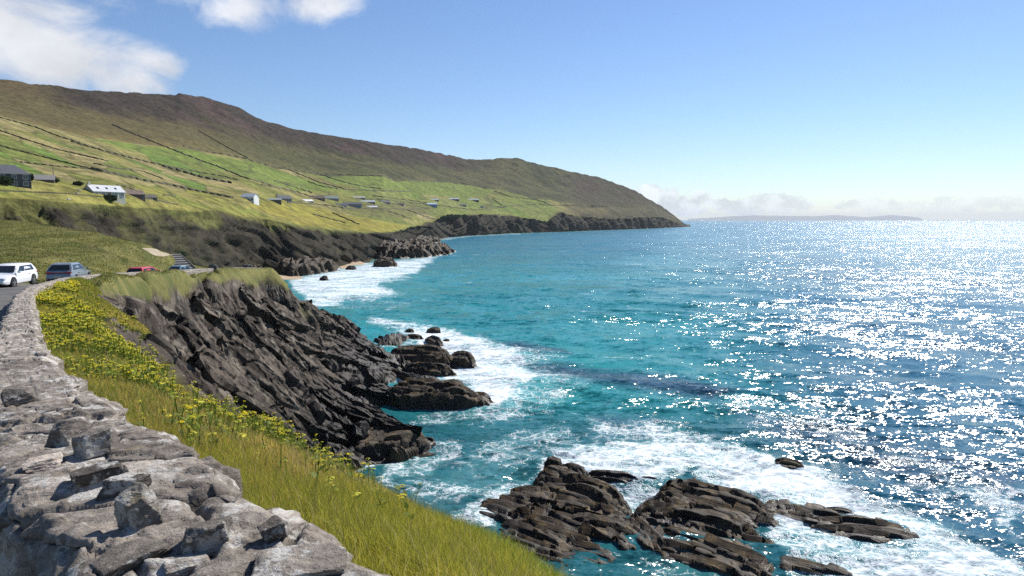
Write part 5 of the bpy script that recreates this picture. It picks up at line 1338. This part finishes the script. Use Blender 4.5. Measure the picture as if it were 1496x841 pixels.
def house(name, label, cat, px, py, rz, L, Dp, hw, hr, wall_m, roof_m, windows=3, chimneys=1, rooflights=0, hip=False, group=None, door=True, floors=1, sink=.5):
    h = hit(px, py); zs = []
    for a_, b_ in ((-1, -1), (1, -1), (-1, 0), (1, 0), (0, -1)):
        x_ = h.x + math.cos(rz) * a_ * L / 2 - math.sin(rz) * b_ * Dp / 2; y_ = h.y + math.sin(rz) * a_ * L / 2 + math.cos(rz) * b_ * Dp / 2
        g_ = drop(x_, y_)
        if g_ is not None: zs.append(g_.z)
    base = Vector((h.x, h.y, max(min(zs) + .1, h.z - 2.2)))
    root = empty(name, base, rz); tag(root, label, cat, group)
    bm = bmesh.new()
    g = 0 if hip else hr
    # gabled block: front is -y
    a = [(-L / 2, -Dp / 2), (L / 2, -Dp / 2), (L / 2, Dp / 2), (-L / 2, Dp / 2)]
    v0 = [bm.verts.new((x_, y_, -1.5 - sink)) for x_, y_ in a]; v1 = [bm.verts.new((x_, y_, hw)) for x_, y_ in a]
    for i in range(4): bm.faces.new((v0[i], v0[(i + 1) % 4], v1[(i + 1) % 4], v1[i]))
    if not hip:
        rA = bm.verts.new((-L / 2, 0, hw + hr)); rB = bm.verts.new((L / 2, 0, hw + hr))
        bm.faces.new((v1[3], v1[0], rA)); bm.faces.new((v1[1], v1[2], rB))
    bmesh.ops.recalc_face_normals(bm, faces=bm.faces)
    obj('wall', bm, wall_m, root)
    bm = bmesh.new(); ov = .22; t_ = .16
    if hip:
        rl = L / 2 - Dp * .45
        P0 = [(-L / 2 - ov, -Dp / 2 - ov, hw), (L / 2 + ov, -Dp / 2 - ov, hw), (L / 2 + ov, Dp / 2 + ov, hw), (-L / 2 - ov, Dp / 2 + ov, hw)]
        vv = [bm.verts.new(q) for q in P0]; vb = [bm.verts.new((q[0], q[1], q[2] - t_)) for q in P0]; ra, rb = bm.verts.new((-rl, 0, hw + hr)), bm.verts.new((rl, 0, hw + hr))
        bm.faces.new((vv[0], vv[1], rb, ra)); bm.faces.new((vv[2], vv[3], ra, rb)); bm.faces.new((vv[1], vv[2], rb)); bm.faces.new((vv[3], vv[0], ra)); bm.faces.new(vb)
        for i in range(4): bm.faces.new((vb[i], vb[(i + 1) % 4], vv[(i + 1) % 4], vv[i]))
        bmesh.ops.recalc_face_normals(bm, faces=bm.faces)
    else:
        sl = hr / (Dp / 2)
        for s in (-1, 1):
            y0 = s * (Dp / 2 + ov); z0 = hw - sl * ov
            poly = [(y0, z0 + .02), (0, hw + hr + .02), (0, hw + hr + .02 + t_), (y0, z0 + .02 + t_)]
            A = [bm.verts.new((-L / 2 - ov, y_, z_)) for y_, z_ in poly]; B = [bm.verts.new((L / 2 + ov, y_, z_)) for y_, z_ in poly]
            bm.faces.new(A); bm.faces.new(B[::-1])
            for i in range(4): bm.faces.new((A[i], B[i], B[(i + 1) % 4], A[(i + 1) % 4]))
        bmesh.ops.recalc_face_normals(bm, faces=bm.faces)
    rf = obj('roof', bm, roof_m, root)
    cx = [-L / 2 + .55, L / 2 - .55] if not hip else [-L * .12, L * .2]
    for i in range(chimneys):
        obj('chimney', boxes(((cx[i], 0, hw + hr + .25), (.75, .6, 1.3), None, .03), ((cx[i], 0, hw + hr + 1.05), (.3, .3, .35), None, .02)), wall_m if not hip else white, rf)
    fh = hw / floors
    n = windows + (1 if door else 0)
    for f in range(floors):
        for i in range(n):
            x_ = -L / 2 + L * (i + .5) / n
            if door and i == n // 2 and f == 0:
                obj('door', boxes(((x_, -Dp / 2 - .03, 1.0), (.95, .09, 2.05), None, .01)), door_m, root)
            else:
                wf_ = obj('window', boxes(((x_, -Dp / 2 - .02, f * fh + fh * .56), (1.15, .07, 1.25), None, .01)), win_m, root)
                zc = f * fh + fh * .56
                obj('frame', boxes(((x_, -Dp / 2 - .07, zc + .66), (1.35, .1, .09)), ((x_, -Dp / 2 - .08, zc - .67), (1.4, .14, .09)), ((x_ - .63, -Dp / 2 - .07, zc), (.09, .1, 1.22)), ((x_ + .63, -Dp / 2 - .07, zc), (.09, .1, 1.22)), ((x_, -Dp / 2 - .07, zc), (.06, .1, 1.22))), frame_m, wf_)
    for i in range(rooflights):
        x_ = -L / 2 + L * (i + .8) / (rooflights + .6); sl = hr / (Dp / 2)
        obj('rooflight', boxes(((x_, -Dp * .26, hw + hr - sl * Dp * .26 + .2), (.8, 1.0, .07), Matrix.Rotation(math.atan(sl), 3, 'X'), .01)), win_m, rf)
    return root
vw = lambda px: -math.atan((px - 748) / F)      # turn that makes a front face the viewer
GF = 'farm buildings scattered on the fields'
house('house', 'two-storey grey house with hipped slate roof cut by the left edge of the photo', 'house', -6, 262, vw(10) + .08, 17, 8, 3.9, 3.0, dgrey, slate, 5, 1, 0, True, None, True, 2)
house('farm_shed', 'long low shed with a grey roof beside the hipped-roof house', 'shed', 60, 263, vw(60) - .15, 8, 4.5, 1.0, 1.6, dark_stone, plain('weathered_roof', (.30, .28, .26), .8, .2, 0, .2), 0, 0, 0, False, GF, False)
house('cottage', 'cottage with pale roof, three rooflights and dark gable end', 'cottage', 152, 280.5, vw(150) + R(36), 12.0, 5.6, 2.3, 2.2, cream, pale_roof, 4, 1, 3, False, GF)
house('farm_ruin', 'ruined stone outbuilding with brown roof behind the rooflight cottage', 'shed', 191, 283, vw(190) + R(25), 8.5, 5, 2.0, 1.7, dark_stone, rusty, 1, 0, 0, False, GF)
house('farm_ruin', 'low roofed stone byre at the right end of the rooflight cottage group', 'shed', 213, 286, vw(210) + R(30), 7, 4.5, 1.5, 1.2, dark_stone, dark_stone, 0, 0, 0, False, GF, False)
house('cottage', 'small bright white cottage alone on the slope above the bay cliffs', 'cottage', 365, 290, vw(365) + R(-30), 8.5, 6, 3.2, 2.0, white, pale_roof, 3, 0, 0, False, GF)
house('house', 'grey cottage with white chimney and long low byre at its side', 'cottage', 414, 291.5, vw(414) + R(20), 11, 7, 3.0, 2.6, grey, slate, 2, 1, 0, False, GF)
house('farm_shed', 'long low grey byre between white cottage and grey cottage', 'shed', 393, 291, vw(393), 16, 5, 1.8, 1.0, dark_stone, plain('grey_tin', (.26, .29, .29), .6, .3), 0, 0, 0, False, GF, False)
house('farm_shed', 'shed with a bright white roof sloping towards the bay', 'shed', 448, 293.5, vw(448) + R(20), 10, 7, 1.6, 1.6, dark_stone, plain('white_tin', (.78, .78, .77), .5, .3), 0, 0, 0, False, GF, False)
house('farm_shed', 'brown-grey stone barn at the foot of the green field', 'barn', 463, 291, vw(463), 16, 8, 3.2, 2.4, dark_stone, rusty, 2, 0, 0, False, GF)
house('farm_shed', 'grey-green barn beside the brown stone barn', 'barn', 484, 291, vw(484), 16, 9, 3.0, 2.6, grey, plain('green_grey_tin', (.22, .27, .26), .6, .3), 0, 0, 0, False, GF, False)
GV = 'houses of the far hamlet'
house('house', 'low white house at the near end of the hamlet', 'house', 499, 300.5, vw(499), 12, 7, 2.2, 2, white, slate, 2, 0, 0, False, GV)
house('house', 'pale stone house with speckled front in the hamlet', 'house', 515, 301, vw(515), 20, 8, 4.2, 2.2, grey, slate, 4, 1, 0, False, GV)
house('house', 'cream roofed house above the speckled stone house', 'house', 524, 289, vw(524), 16, 8, 2.4, 2, grey, plain('sandy_roof', (.45, .42, .36), .7, .2), 2, 0, 0, False, GV)
house('house', 'long pale-roofed house in the middle of the hamlet', 'house', 536, 295, vw(536), 20, 8, 2.2, 2.2, dark_stone, pale_roof, 2, 1, 0, False, GV)
house('house', 'white-topped shed lowest in the hamlet', 'shed', 541, 302, vw(541), 16, 8, 1.6, 1.8, dark_stone, plain('chalky_tin', (.6, .6, .57), .6, .2), 0, 0, 0, False, GV, False)
house('house', 'dark roofed house half way along the hamlet lane', 'house', 562, 296, vw(562) + .3, 13, 7, 2.6, 2.3, grey, slate, 2, 1, 0, False, GV)
house('house', 'small grey house among the hamlet field walls', 'house', 585, 299, vw(585) - .2, 12, 7, 2.5, 2.2, grey, rusty, 2, 1, 0, False, GV)
GS = 'long farm sheds on the far green fields'
house('farm_shed', 'blue-grey farm shed with a shining roof', 'shed', 631, 300, vw(631), 18, 11, 4.2, 2.2, blue_tin, plain('bright_blue_tin', (.50, .60, .70), .35, .5), 0, 0, 0, False, GS, False)
house('farm_shed', 'short white-roofed shed just behind the blue-grey one', 'shed', 634, 292, vw(634), 18, 9, 2.4, 2.4, dark_stone, pale_roof, 0, 0, 0, False, GS, False)
house('farm_shed', 'white-roofed long shed, left of the farthest pair', 'shed', 662, 291.5, vw(662), 25, 10, 3.2, 2.8, dark_stone, pale_roof, 0, 0, 0, False, GS, False)
house('farm_shed', 'white-roofed long shed nearest the open moor', 'shed', 691, 292.5, vw(691), 27, 10, 3.0, 2.8, dark_stone, pale_roof, 0, 0, 0, False, GS, False)
house('cottage', 'lone tiny white cottage below the farthest long sheds', 'cottage', 704, 303, vw(704), 7, 6, 3.0, 2.0, white, slate, 1, 0, 0, False, GS)
house('farm_shed', 'low grey cattle shed beneath the farthest long sheds', 'shed', 672, 299, vw(672), 26, 9, 2.0, 1.6, grey, slate, 0, 0, 0, False, GS, False)

# ================================================================== FIELD WALLS
fwm = NT('dry_stone_field_wall'); p = fwm.pos()
fwm.done(fwm.mix(fwm.mr(fwm.noise(p, .5, 6, .7), .35, .65), (0.050, 0.050, 0.026), (0.125, 0.115, 0.060)), .95, fwm.bump(fwm.noise(p, 1.5, 5), 1, .6))
def field_wall(pts, label, ht=1.0, wd=0.8, mat=None, bvh=None, name='field_wall', group='dry stone walls between the fields', jit=.18, cat='wall'):
    pts = np.array(pts, float)
    d = np.r_[0, np.cumsum(np.hypot(np.diff(pts[:, 0]), np.diff(pts[:, 1])))]
    ss = np.arange(0, d[-1] + .01, 1.6)
    prev = None; C3 = []
    for i, s in enumerate(ss):
        h = hit(np.interp(s, d, pts[:, 0]) + 0.0, np.interp(s, d, pts[:, 1]) + .5 * math.sin(i * 0.9), bvh)
        if h is None: continue
        C3.append(h)
    if len(C3) < 3: return None
    c3 = np.array(C3)
    # drop stray hits
    ok = np.r_[True, np.linalg.norm(np.diff(c3[:, :2], axis=0), axis=1) < 140]; c3 = c3[ok]
    dd = np.r_[0, np.cumsum(np.linalg.norm(np.diff(c3, axis=0), axis=1))]
    dist_ = np.hypot(c3[:, 0], c3[:, 1]).mean(); stp = max(1.0, dist_ / 300)
    sN = np.arange(0, dd[-1], stp); 
    if len(sN) < 3: return None
    q = np.stack([np.interp(sN, dd, c3[:, k]) for k in range(3)], -1)
    for _ in range(2): q[1:-1] = (q[:-2] + 2 * q[1:-1] + q[2:]) / 4
    zz = []
    for v in q:
        g_ = drop(v[0], v[1], bvh); zz.append(g_.z if g_ is not None else v[2])
    q[:, 2] = np.array(zz)
    t_ = np.gradient(q[:, :2], axis=0); t_ /= np.maximum(np.linalg.norm(t_, axis=1, keepdims=True), 1e-6); n_ = np.stack([t_[:, 1], -t_[:, 0]], -1)
    k = 0.8 * min(1.0, dist_ / 600) * max(1.0, dist_ / 500) ** 0.5
    rs = np.random.default_rng(int(dd[-1] * 10) % 9999)
    hh = ht * k * (1 + jit * fbm(sN / 3.5, sN * 0, None, 7, 3) * 1.6 + rs.uniform(-.06, .06, len(sN))); wv_ = wd * k * (1 + .5 * fbm(sN / 5, sN * 0 + 4, None, 9, 3))
    rings = []
    for o, z_ in ((-.7, -.8), (-.5, .55), (-.3, .95), (.25, 1.0), (.5, .6), (.7, -.8)):
        r_ = q.copy(); r_[:, :2] += n_ * (o * wv_)[:, None]; r_[:, 2] += z_ * hh if z_ > 0 else z_ * 2; rings.append(r_)
    G_ = np.stack(rings, 1)
    o = mesh_np(name, G_.reshape(-1, 3), grid_faces(len(q), 6), mat or fwm.m, smooth=False)
    return tag(o, label, cat, group)
FWL = [
    ([(0, 191), (41, 205), (82, 218), (120, 227), (160, 236)], 'upper of two parallel field walls crossing the tan pasture at the far left'),
    ([(0, 213), (41, 224), (90, 236), (134, 247)], 'lower of two parallel field walls crossing the tan pasture at the far left'),
    ([(134, 247), (164, 254), (208, 263.6), (246, 270), (287, 279), (342, 289.6)], 'thick dark field wall running from above the rooflight cottage towards the white cottage'),
    ([(30, 237), (82, 243), (131, 247)], 'level field wall behind the hipped-roof house'),
    ([(164, 182), (191, 194), (238, 213), (273, 227), (317, 243), (355, 259), (400, 272)], 'long field wall descending from brown moor across the brightest green field'),
    ([(268, 214), (301, 221), (355, 231), (400, 244.5), (464, 254)], 'upper boundary wall of the brightest green field under the moor'),
    ([(104, 207), (164, 224), (219, 237.6), (273, 248.6), (323, 257), (352, 264)], 'lower boundary wall of the brightest green field'),
    ([(238, 243), (295, 259.5), (340, 268)], 'short slanting wall in the striped pasture above the thick dark wall'),
    ([(290, 191), (328, 213), (364, 232)], 'faint wall climbing straight up into the purple heather'),
    ([(137, 239), (170, 246), (208, 250), (240, 262)], 'short dark wall just above the rooflight cottage'),
    ([(0, 172), (52, 186), (82, 198), (118, 209)], 'topmost field wall at the far left, along the brown bracken'),
    ([(382, 270), (432, 280), (453, 287), (490, 284)], 'wall slanting down to the brown stone barn'),
    ([(400, 264), (432, 274), (457, 282)], 'field wall slanting just above the brown stone barn'),
    ([(414, 245), (468, 267), (509, 277.5)], 'wall descending from the moor between two bright green fields'),
    ([(468, 255), (498, 265), (527, 272), (559, 276)], 'curved wall at the near corner of the far smooth green field'),
    ([(464, 254), (509, 255.5), (559, 257.5), (575, 263), (627, 265), (673, 267), (718, 276)], 'long head wall dividing the far smooth green field from dark moor'),
    ([(502, 277), (559, 279), (600, 280)], 'straight level wall above the hamlet'),
    ([(450, 265), (468, 272), (495, 276)], 'short wall beside the curved wall of the green field'),
    ([(645, 301), (695, 307), (740, 302.5)], 'sagging wall below the lone tiny white cottage'),
    ([(568, 309), (604, 321)], 'first of the short walls running down to the bay cliffs under the hamlet'),
    ([(595, 307), (636, 321)], 'last of the short walls running down to the bay cliffs, beyond the hamlet'),
    ([(457, 313), (505, 326)], 'low broken wall in the yellow cliff-top field nearest the barns'),
    ([(486, 311), (527, 329)], 'second broken wall in the yellow cliff-top field, nearer the hamlet'),
    ([(703, 303), (738, 301.6), (768, 299), (810, 300), (880, 299.5)], 'long roadside wall leading out along the headland'),
    ([(722, 279), (744, 287), (784, 292), (800, 297)], 'wall under the dark moor beyond the last sheds'),
    ([(204, 288), (248, 297), (262, 300)], 'short dark wall below the stone byre near the cliff edge'),
    ([(238, 285), (258, 287)], 'stub of dark wall alone to the right of the stone byre'),
    ([(0, 279), (24, 280), (96, 283), (150, 288)], 'low grassy bank below the sheep'),
    ([(520, 290), (560, 292), (620, 298), (645, 301)], 'wall along the hamlet lane towards the blue-grey shed'),
    ([(500, 305), (540, 305), (600, 306), (640, 303)], 'dark wall under the lowest houses of the hamlet'),
    ([(420, 296), (470, 299), (510, 305)], 'wall below the bright white-roofed shed'),
    ([(170, 270), (188, 275), (205, 281)], 'yard wall behind the ruined outbuilding'),
    ([(545, 286), (600, 293), (628, 297)], 'thin wall slanting to the back of the blue-grey shed'),
    ([(720, 290), (727, 296), (735, 301)], 'short upright wall at the end of the last green field'),
]
for pts_, lab in FWL:
    thick = 'thick' in lab
    field_wall(pts_, lab, 1.1 if not thick else 2.0, .8 if not thick else 2.0)
field_wall([(44, 325), (80, 329), (120, 335.5), (160, 344), (200, 354), (226, 362.5), (240, 369)], 'low turf-topped bank along the crest of the slope above the parked cars', .55, .8, plain('turf_bank', (.20, .165, .07), .95, .1, 0, .4, .8), GB, 'turf_bank', None, .3, 'bank')

# bushes by the houses
bush_m = NT('bush_leaves'); bush_m.done(bush_m.scale(bush_m.attr('tone', True), 1.0), .7, None, .15)
def bush(px, py, w_, h_, label, seed, fwd=0.0):
    b = hit(px, py); rs = np.random.default_rng(seed); n = 900
    f_ = 1 - fwd / math.hypot(b.x, b.y); g_ = drop(b.x * f_, b.y * f_); b = g_ if g_ is not None else b
    c = rs.normal(0, 1, (n, 3)); c /= np.linalg.norm(c, axis=1, keepdims=True); c *= (0.55 + .45 * rs.random(n) ** .5)[:, None] * (1 + .25 * fbm(c[:, 0] * 2, c[:, 1] * 2, c[:, 2] * 2, seed, 2))[:, None]
    c = c * np.array([w_ / 2, w_ / 2.6, h_ * .55]) + np.array([0, 0, h_ * .5])
    s = 0.28; a = rs.normal(0, 1, (n, 3)); a /= np.linalg.norm(a, axis=1, keepdims=True); e = np.cross(a, rs.normal(0, 1, (n, 3))); e /= np.linalg.norm(e, axis=1, keepdims=True)
    V_ = np.stack([c - a * s, c + e * s * .6, c + a * s, c - e * s * .6], 1).reshape(-1, 3)
    col = np.repeat(np.array((0.030, 0.050, 0.016)) * rs.uniform(.5, 1.9, n)[:, None], 4, axis=0)
    root = empty('bush', b); tag(root, label, 'bush')
    mesh_np('foliage', V_, np.arange(n * 4).reshape(-1, 4), bush_m.m, root, cols={'tone': col})
    bm = bmesh.new()
    for q in range(5): add_cyl(bm, (0, 0, -.3), (rs.uniform(-.3, .3) * w_, rs.uniform(-.2, .2) * w_, h_ * .6), .09, .03, 6)
    obj('stem', bm, rusty, root)
bush(160, 284.5, 5.0, 2.2, 'dark rounded bush hiding the front of the rooflight cottage', 1, 7.0)
bush(4, 262.5, 6, 2.6, 'dark green bush at the foot of the hipped-roof house', 2, 7.0)
bush(44.5, 263.5, 2.2, 2.2, 'pointed dark shrub between hipped-roof house and long low shed', 3)
bush(80, 266, 3.0, 1.2, 'low dark shrub at the right end of the long low shed', 4)
bush(114, 270.5, 3.4, 1.3, 'low shrub just left of the rooflight cottage gable', 5)

# posts
wood = plain('grey_timber', (0.36, 0.33, 0.28), .9, .1, 0, .3, 6)
pole_m = plain('pole_timber', (0.16, 0.13, 0.10), .9, .1, 0, .3, 2)
b = hit(30.5, 319.5, GB)
if b is not None:
    bm = bmesh.new(); add_cyl(bm, (0, 0, -.3), (-.42, .1, 1.85), .10, .085, 10)
    r = obj('fence_post', bm, wood); r.location = b; tag(r, 'leaning bleached timber post on the crest of the grass bank', 'post')
b = hit(79, 262.5)
if b is not None:
    root = empty('utility_pole', b); tag(root, 'thin utility pole standing beside the long low shed', 'pole')
    bm = bmesh.new(); add_cyl(bm, (0, 0, -.5), (-.2, 0, 5.2), .11, .08, 8); obj('pole', bm, pole_m, root)
    obj('crossarm', boxes(((-.18, 0, 4.8), (1.1, .09, .09))), pole_m, root)

# ================================================================== STAIRWAY, SANDY PATH, KERB BLOCK
conc = plain('pale_concrete', (0.42, 0.40, 0.36), .85, .2, 0, .2, 2)
riser_m = plain('dark_riser', (0.12, 0.11, 0.10), .9, .2, 0, .3, 2)
S0 = P(253, 371.3, 95.2); S1 = P(268, 391.5, 87.0)
dv = S1 - S0; Ls = math.hypot(dv[0], dv[1]); yaw = math.atan2(dv[1], dv[0])
stz = empty('stairway', tuple(S0), yaw); tag(stz, 'broad flight of pale concrete steps climbing from the road between grass banks', 'stairs')
NS = 7
for i in range(NS):
    t_ = (i + .5) / NS; z_ = dv[2] * (i / (NS - 1)); wd_ = 1.5 + 0.9 * t_
    obj('step', boxes(((t_ * Ls, 0, z_ - .02), (Ls / NS * .60, wd_, .12), None, .01)), conc, stz)
    obj('riser', boxes(((t_ * Ls + Ls / NS * .25, 0, z_ - .85), (Ls / NS * .98, wd_ - .02, 1.5), None, .0)), riser_m, stz)
for s in (1, -1):
    b_ = bmesh.new()
    quad(b_, [(-.2, s * .85, .12), (Ls, s * 1.32, dv[2] + .08), (Ls, s * 1.32, dv[2] - 1.0), (-.2, s * .85, -1.0)], .10); obj('side_kerb', b_, riser_m, stz)
sand = NT('trodden_sand'); p = sand.pos(); sand.done(sand.mix(sand.noise(p, 1.2, 6), (.26, .21, .14), (.42, .35, .25)), .9)
c_p = np.array([P(216, 357, 87.0), P(227, 362, 88.6), P(237, 366.5, 90.6), P(246, 371, 92.6), P(254, 374, 94.0)])
pv_ = []
for t_ in np.linspace(0, 4, 33):
    h = np.array([np.interp(t_, range(5), c_p[:, k]) for k in range(3)]); w_ = 1.0 + .5 * math.sin(t_ * 1.3 + .4)
    for s in np.linspace(-1, 1, 9):
        x_, y_ = h[0] + s * w_ * .5, h[1] + s * w_ * .3; g_ = drop(x_, y_, GB); pv_.append((x_, y_, (g_.z if g_ else h[2]) + .05))
pt_ = mesh_np('path', np.array(pv_), grid_faces(33, 9), sand.m, smooth=True); tag(pt_, kind='structure')
b = P(312, 391, 88)
kb = obj('stone_block', stone_mesh(1.15, .6, .62, 71, '', 2), dark_stone); kb.location = tuple(P(312, 389.6, 87.0)); tag(kb, 'grey squared stone block on the seaward wall near its far end', 'block')
kb = obj('boulder', stone_mesh(1.3, .8, .7, 73, '', 2), loose_mats[0]); kb.location = tuple(P(362, 389.3, 101)); tag(kb, 'pale grey boulder at the end of the road wall beside two people', 'boulder')

# ================================================================== PEOPLE AND SHEEP
def skin_body(name, joints, edges, mat, parent=None, sub=2):
    me = bpy.data.meshes.new(name); me.from_pydata([j[0] for j in joints], edges, []); o = bpy.data.objects.new(name, me); C.objects.link(o)
    md = o.modifiers.new('skin', 'SKIN'); md.use_smooth_shade = True
    for i, j in enumerate(joints):
        sv = me.skin_vertices[0].data[i]; sv.radius = (j[1], j[2] if len(j) > 2 else j[1]); sv.use_root = (i == 0)
    sb = o.modifiers.new('sub', 'SUBSURF'); sb.levels = sub; sb.render_levels = sub
    me.materials.append(mat)
    if parent: o.parent = parent
    return o
skin_m = plain('skin', (.48, .30, .22), .6)
def person(loc, rz, label, top_m, leg_m, hair_m):
    root = empty('person', loc, rz); tag(root, label, 'person', None)
    J = [((0, 0, .92), .15, .11), ((0, 0, 1.12), .13, .10), ((0, 0, 1.36), .17, .11), ((0, 0, 1.47), .06), ((0, .01, 1.60), .085, .10), ((0, .01, 1.70), .07, .085),
         ((.2, 0, 1.40), .06), ((.26, .02, 1.14), .045), ((.24, .12, .92), .035), ((.24, .15, .84), .035), ((-.2, 0, 1.40), .06), ((-.26, .02, 1.14), .045), ((-.24, .12, .92), .035), ((-.24, .15, .84), .035),
         ((.1, 0, .86), .10), ((.11, .03, .48), .065), ((.11, 0, .09), .045), ((.11, .14, .04), .04), ((-.1, 0, .86), .10), ((-.11, .03, .48), .065), ((-.11, 0, .09), .045), ((-.11, .14, .04), .04)]
    Ed = [(0, 1), (1, 2), (2, 3), (3, 4), (4, 5), (2, 6), (6, 7), (7, 8), (8, 9), (2, 10), (10, 11), (11, 12), (12, 13), (0, 14), (14, 15), (15, 16), (16, 17), (0, 18), (18, 19), (19, 20), (20, 21)]
    skin_body('body', J, Ed, skin_m, root)
    skin_body('jacket', [((0, 0, .90), .18, .14), ((0, 0, 1.12), .155, .125), ((0, 0, 1.38), .195, .135), ((.215, 0, 1.395), .078), ((.27, .02, 1.14), .06), ((.25, .10, .96), .05), ((-.215, 0, 1.395), .078), ((-.27, .02, 1.14), .06), ((-.25, .10, .96), .05)], [(0, 1), (1, 2), (2, 3), (3, 4), (4, 5), (2, 6), (6, 7), (7, 8)], top_m, root)
    skin_body('trousers', [((0, 0, .90), .165, .125), ((.1, 0, .84), .112), ((.11, .03, .48), .08), ((.11, 0, .12), .065), ((-.1, 0, .84), .112), ((-.11, .03, .48), .08), ((-.11, 0, .12), .065)], [(0, 1), (1, 2), (2, 3), (0, 4), (4, 5), (5, 6)], leg_m, root)
    skin_body('hair', [((0, -.03, 1.66), .085, .085), ((0, -.03, 1.73), .07, .08)], [(0, 1)], hair_m, root)
jeans = plain('blue_jeans', (.06, .08, .14), .8); dkh = plain('dark_hair', (.03, .02, .015), .6)
for (px, Y, dz_, lab, tm) in ((372, 112, 1.0, 'person in a pale pink top standing beyond the end of the road wall', plain('pink_top', (.62, .42, .38), .8)), (378.5, 112.5, 1.0, 'person in black standing beside the pink-topped one at the wall end', plain('black_jacket', (.018, .018, .02), .8))):
    best = None
    for Yt in np.arange(104, 119, .2):                      # walk out past the wall end until only head and shoulders rise over the crest
        a_, b_ = ray(px, 390); d = drop(float(a_) * Yt, Yt, GB)
        if d is None: continue
        hy = PIX(np.array([d.x, d.y, d.z + 1.76]))[1]
        if hy <= 385.4: best = (d, Yt)
    d, Yt = best; v = (d.x, d.y); z_ = d.z
    person((v[0], v[1], z_), math.pi * .8, lab, tm, jeans, dkh)
wool = plain('sheep_wool', (.72, .68, .58), .95, .1, 0, .1, 5)
sface = plain('sheep_face', (.05, .045, .04), .8)
def sheep(px, py, rz, label):
    b = hit(px, py); root = empty('sheep', b, rz); tag(root, label, 'sheep', 'sheep grazing near the cliff top')
    J = [((0, 0, .62), .24, .25), ((.35, 0, .64), .22, .23), ((-.38, 0, .62), .22, .24), ((.52, 0, .60), .11), ((.68, 0, .36), .085), ((.80, 0, .24), .055)]
    E_ = [(0, 1), (0, 2), (1, 3), (3, 4), (4, 5)]
    for x_, s in ((.32, 1), (.32, -1), (-.36, 1), (-.36, -1)):
        n = len(J); J += [((x_, .12 * s, .42), .07), ((x_ + (.03 if x_ > 0 else -.05), .13 * s, .22), .035), ((x_, .13 * s, .02), .03)]
        E_ += [(1 if x_ > 0 else 2, n), (n, n + 1), (n + 1, n + 2)]
    skin_body('body', J, E_, wool, root)
sheep(115, 279.5, .4, 'upper of two white sheep grazing below the rooflight cottage')
sheep(113, 284, 2.9, 'lower of two white sheep grazing below the rooflight cottage')
sheep(100, 293.2, 1.2, 'third white sheep standing right on the cliff edge')
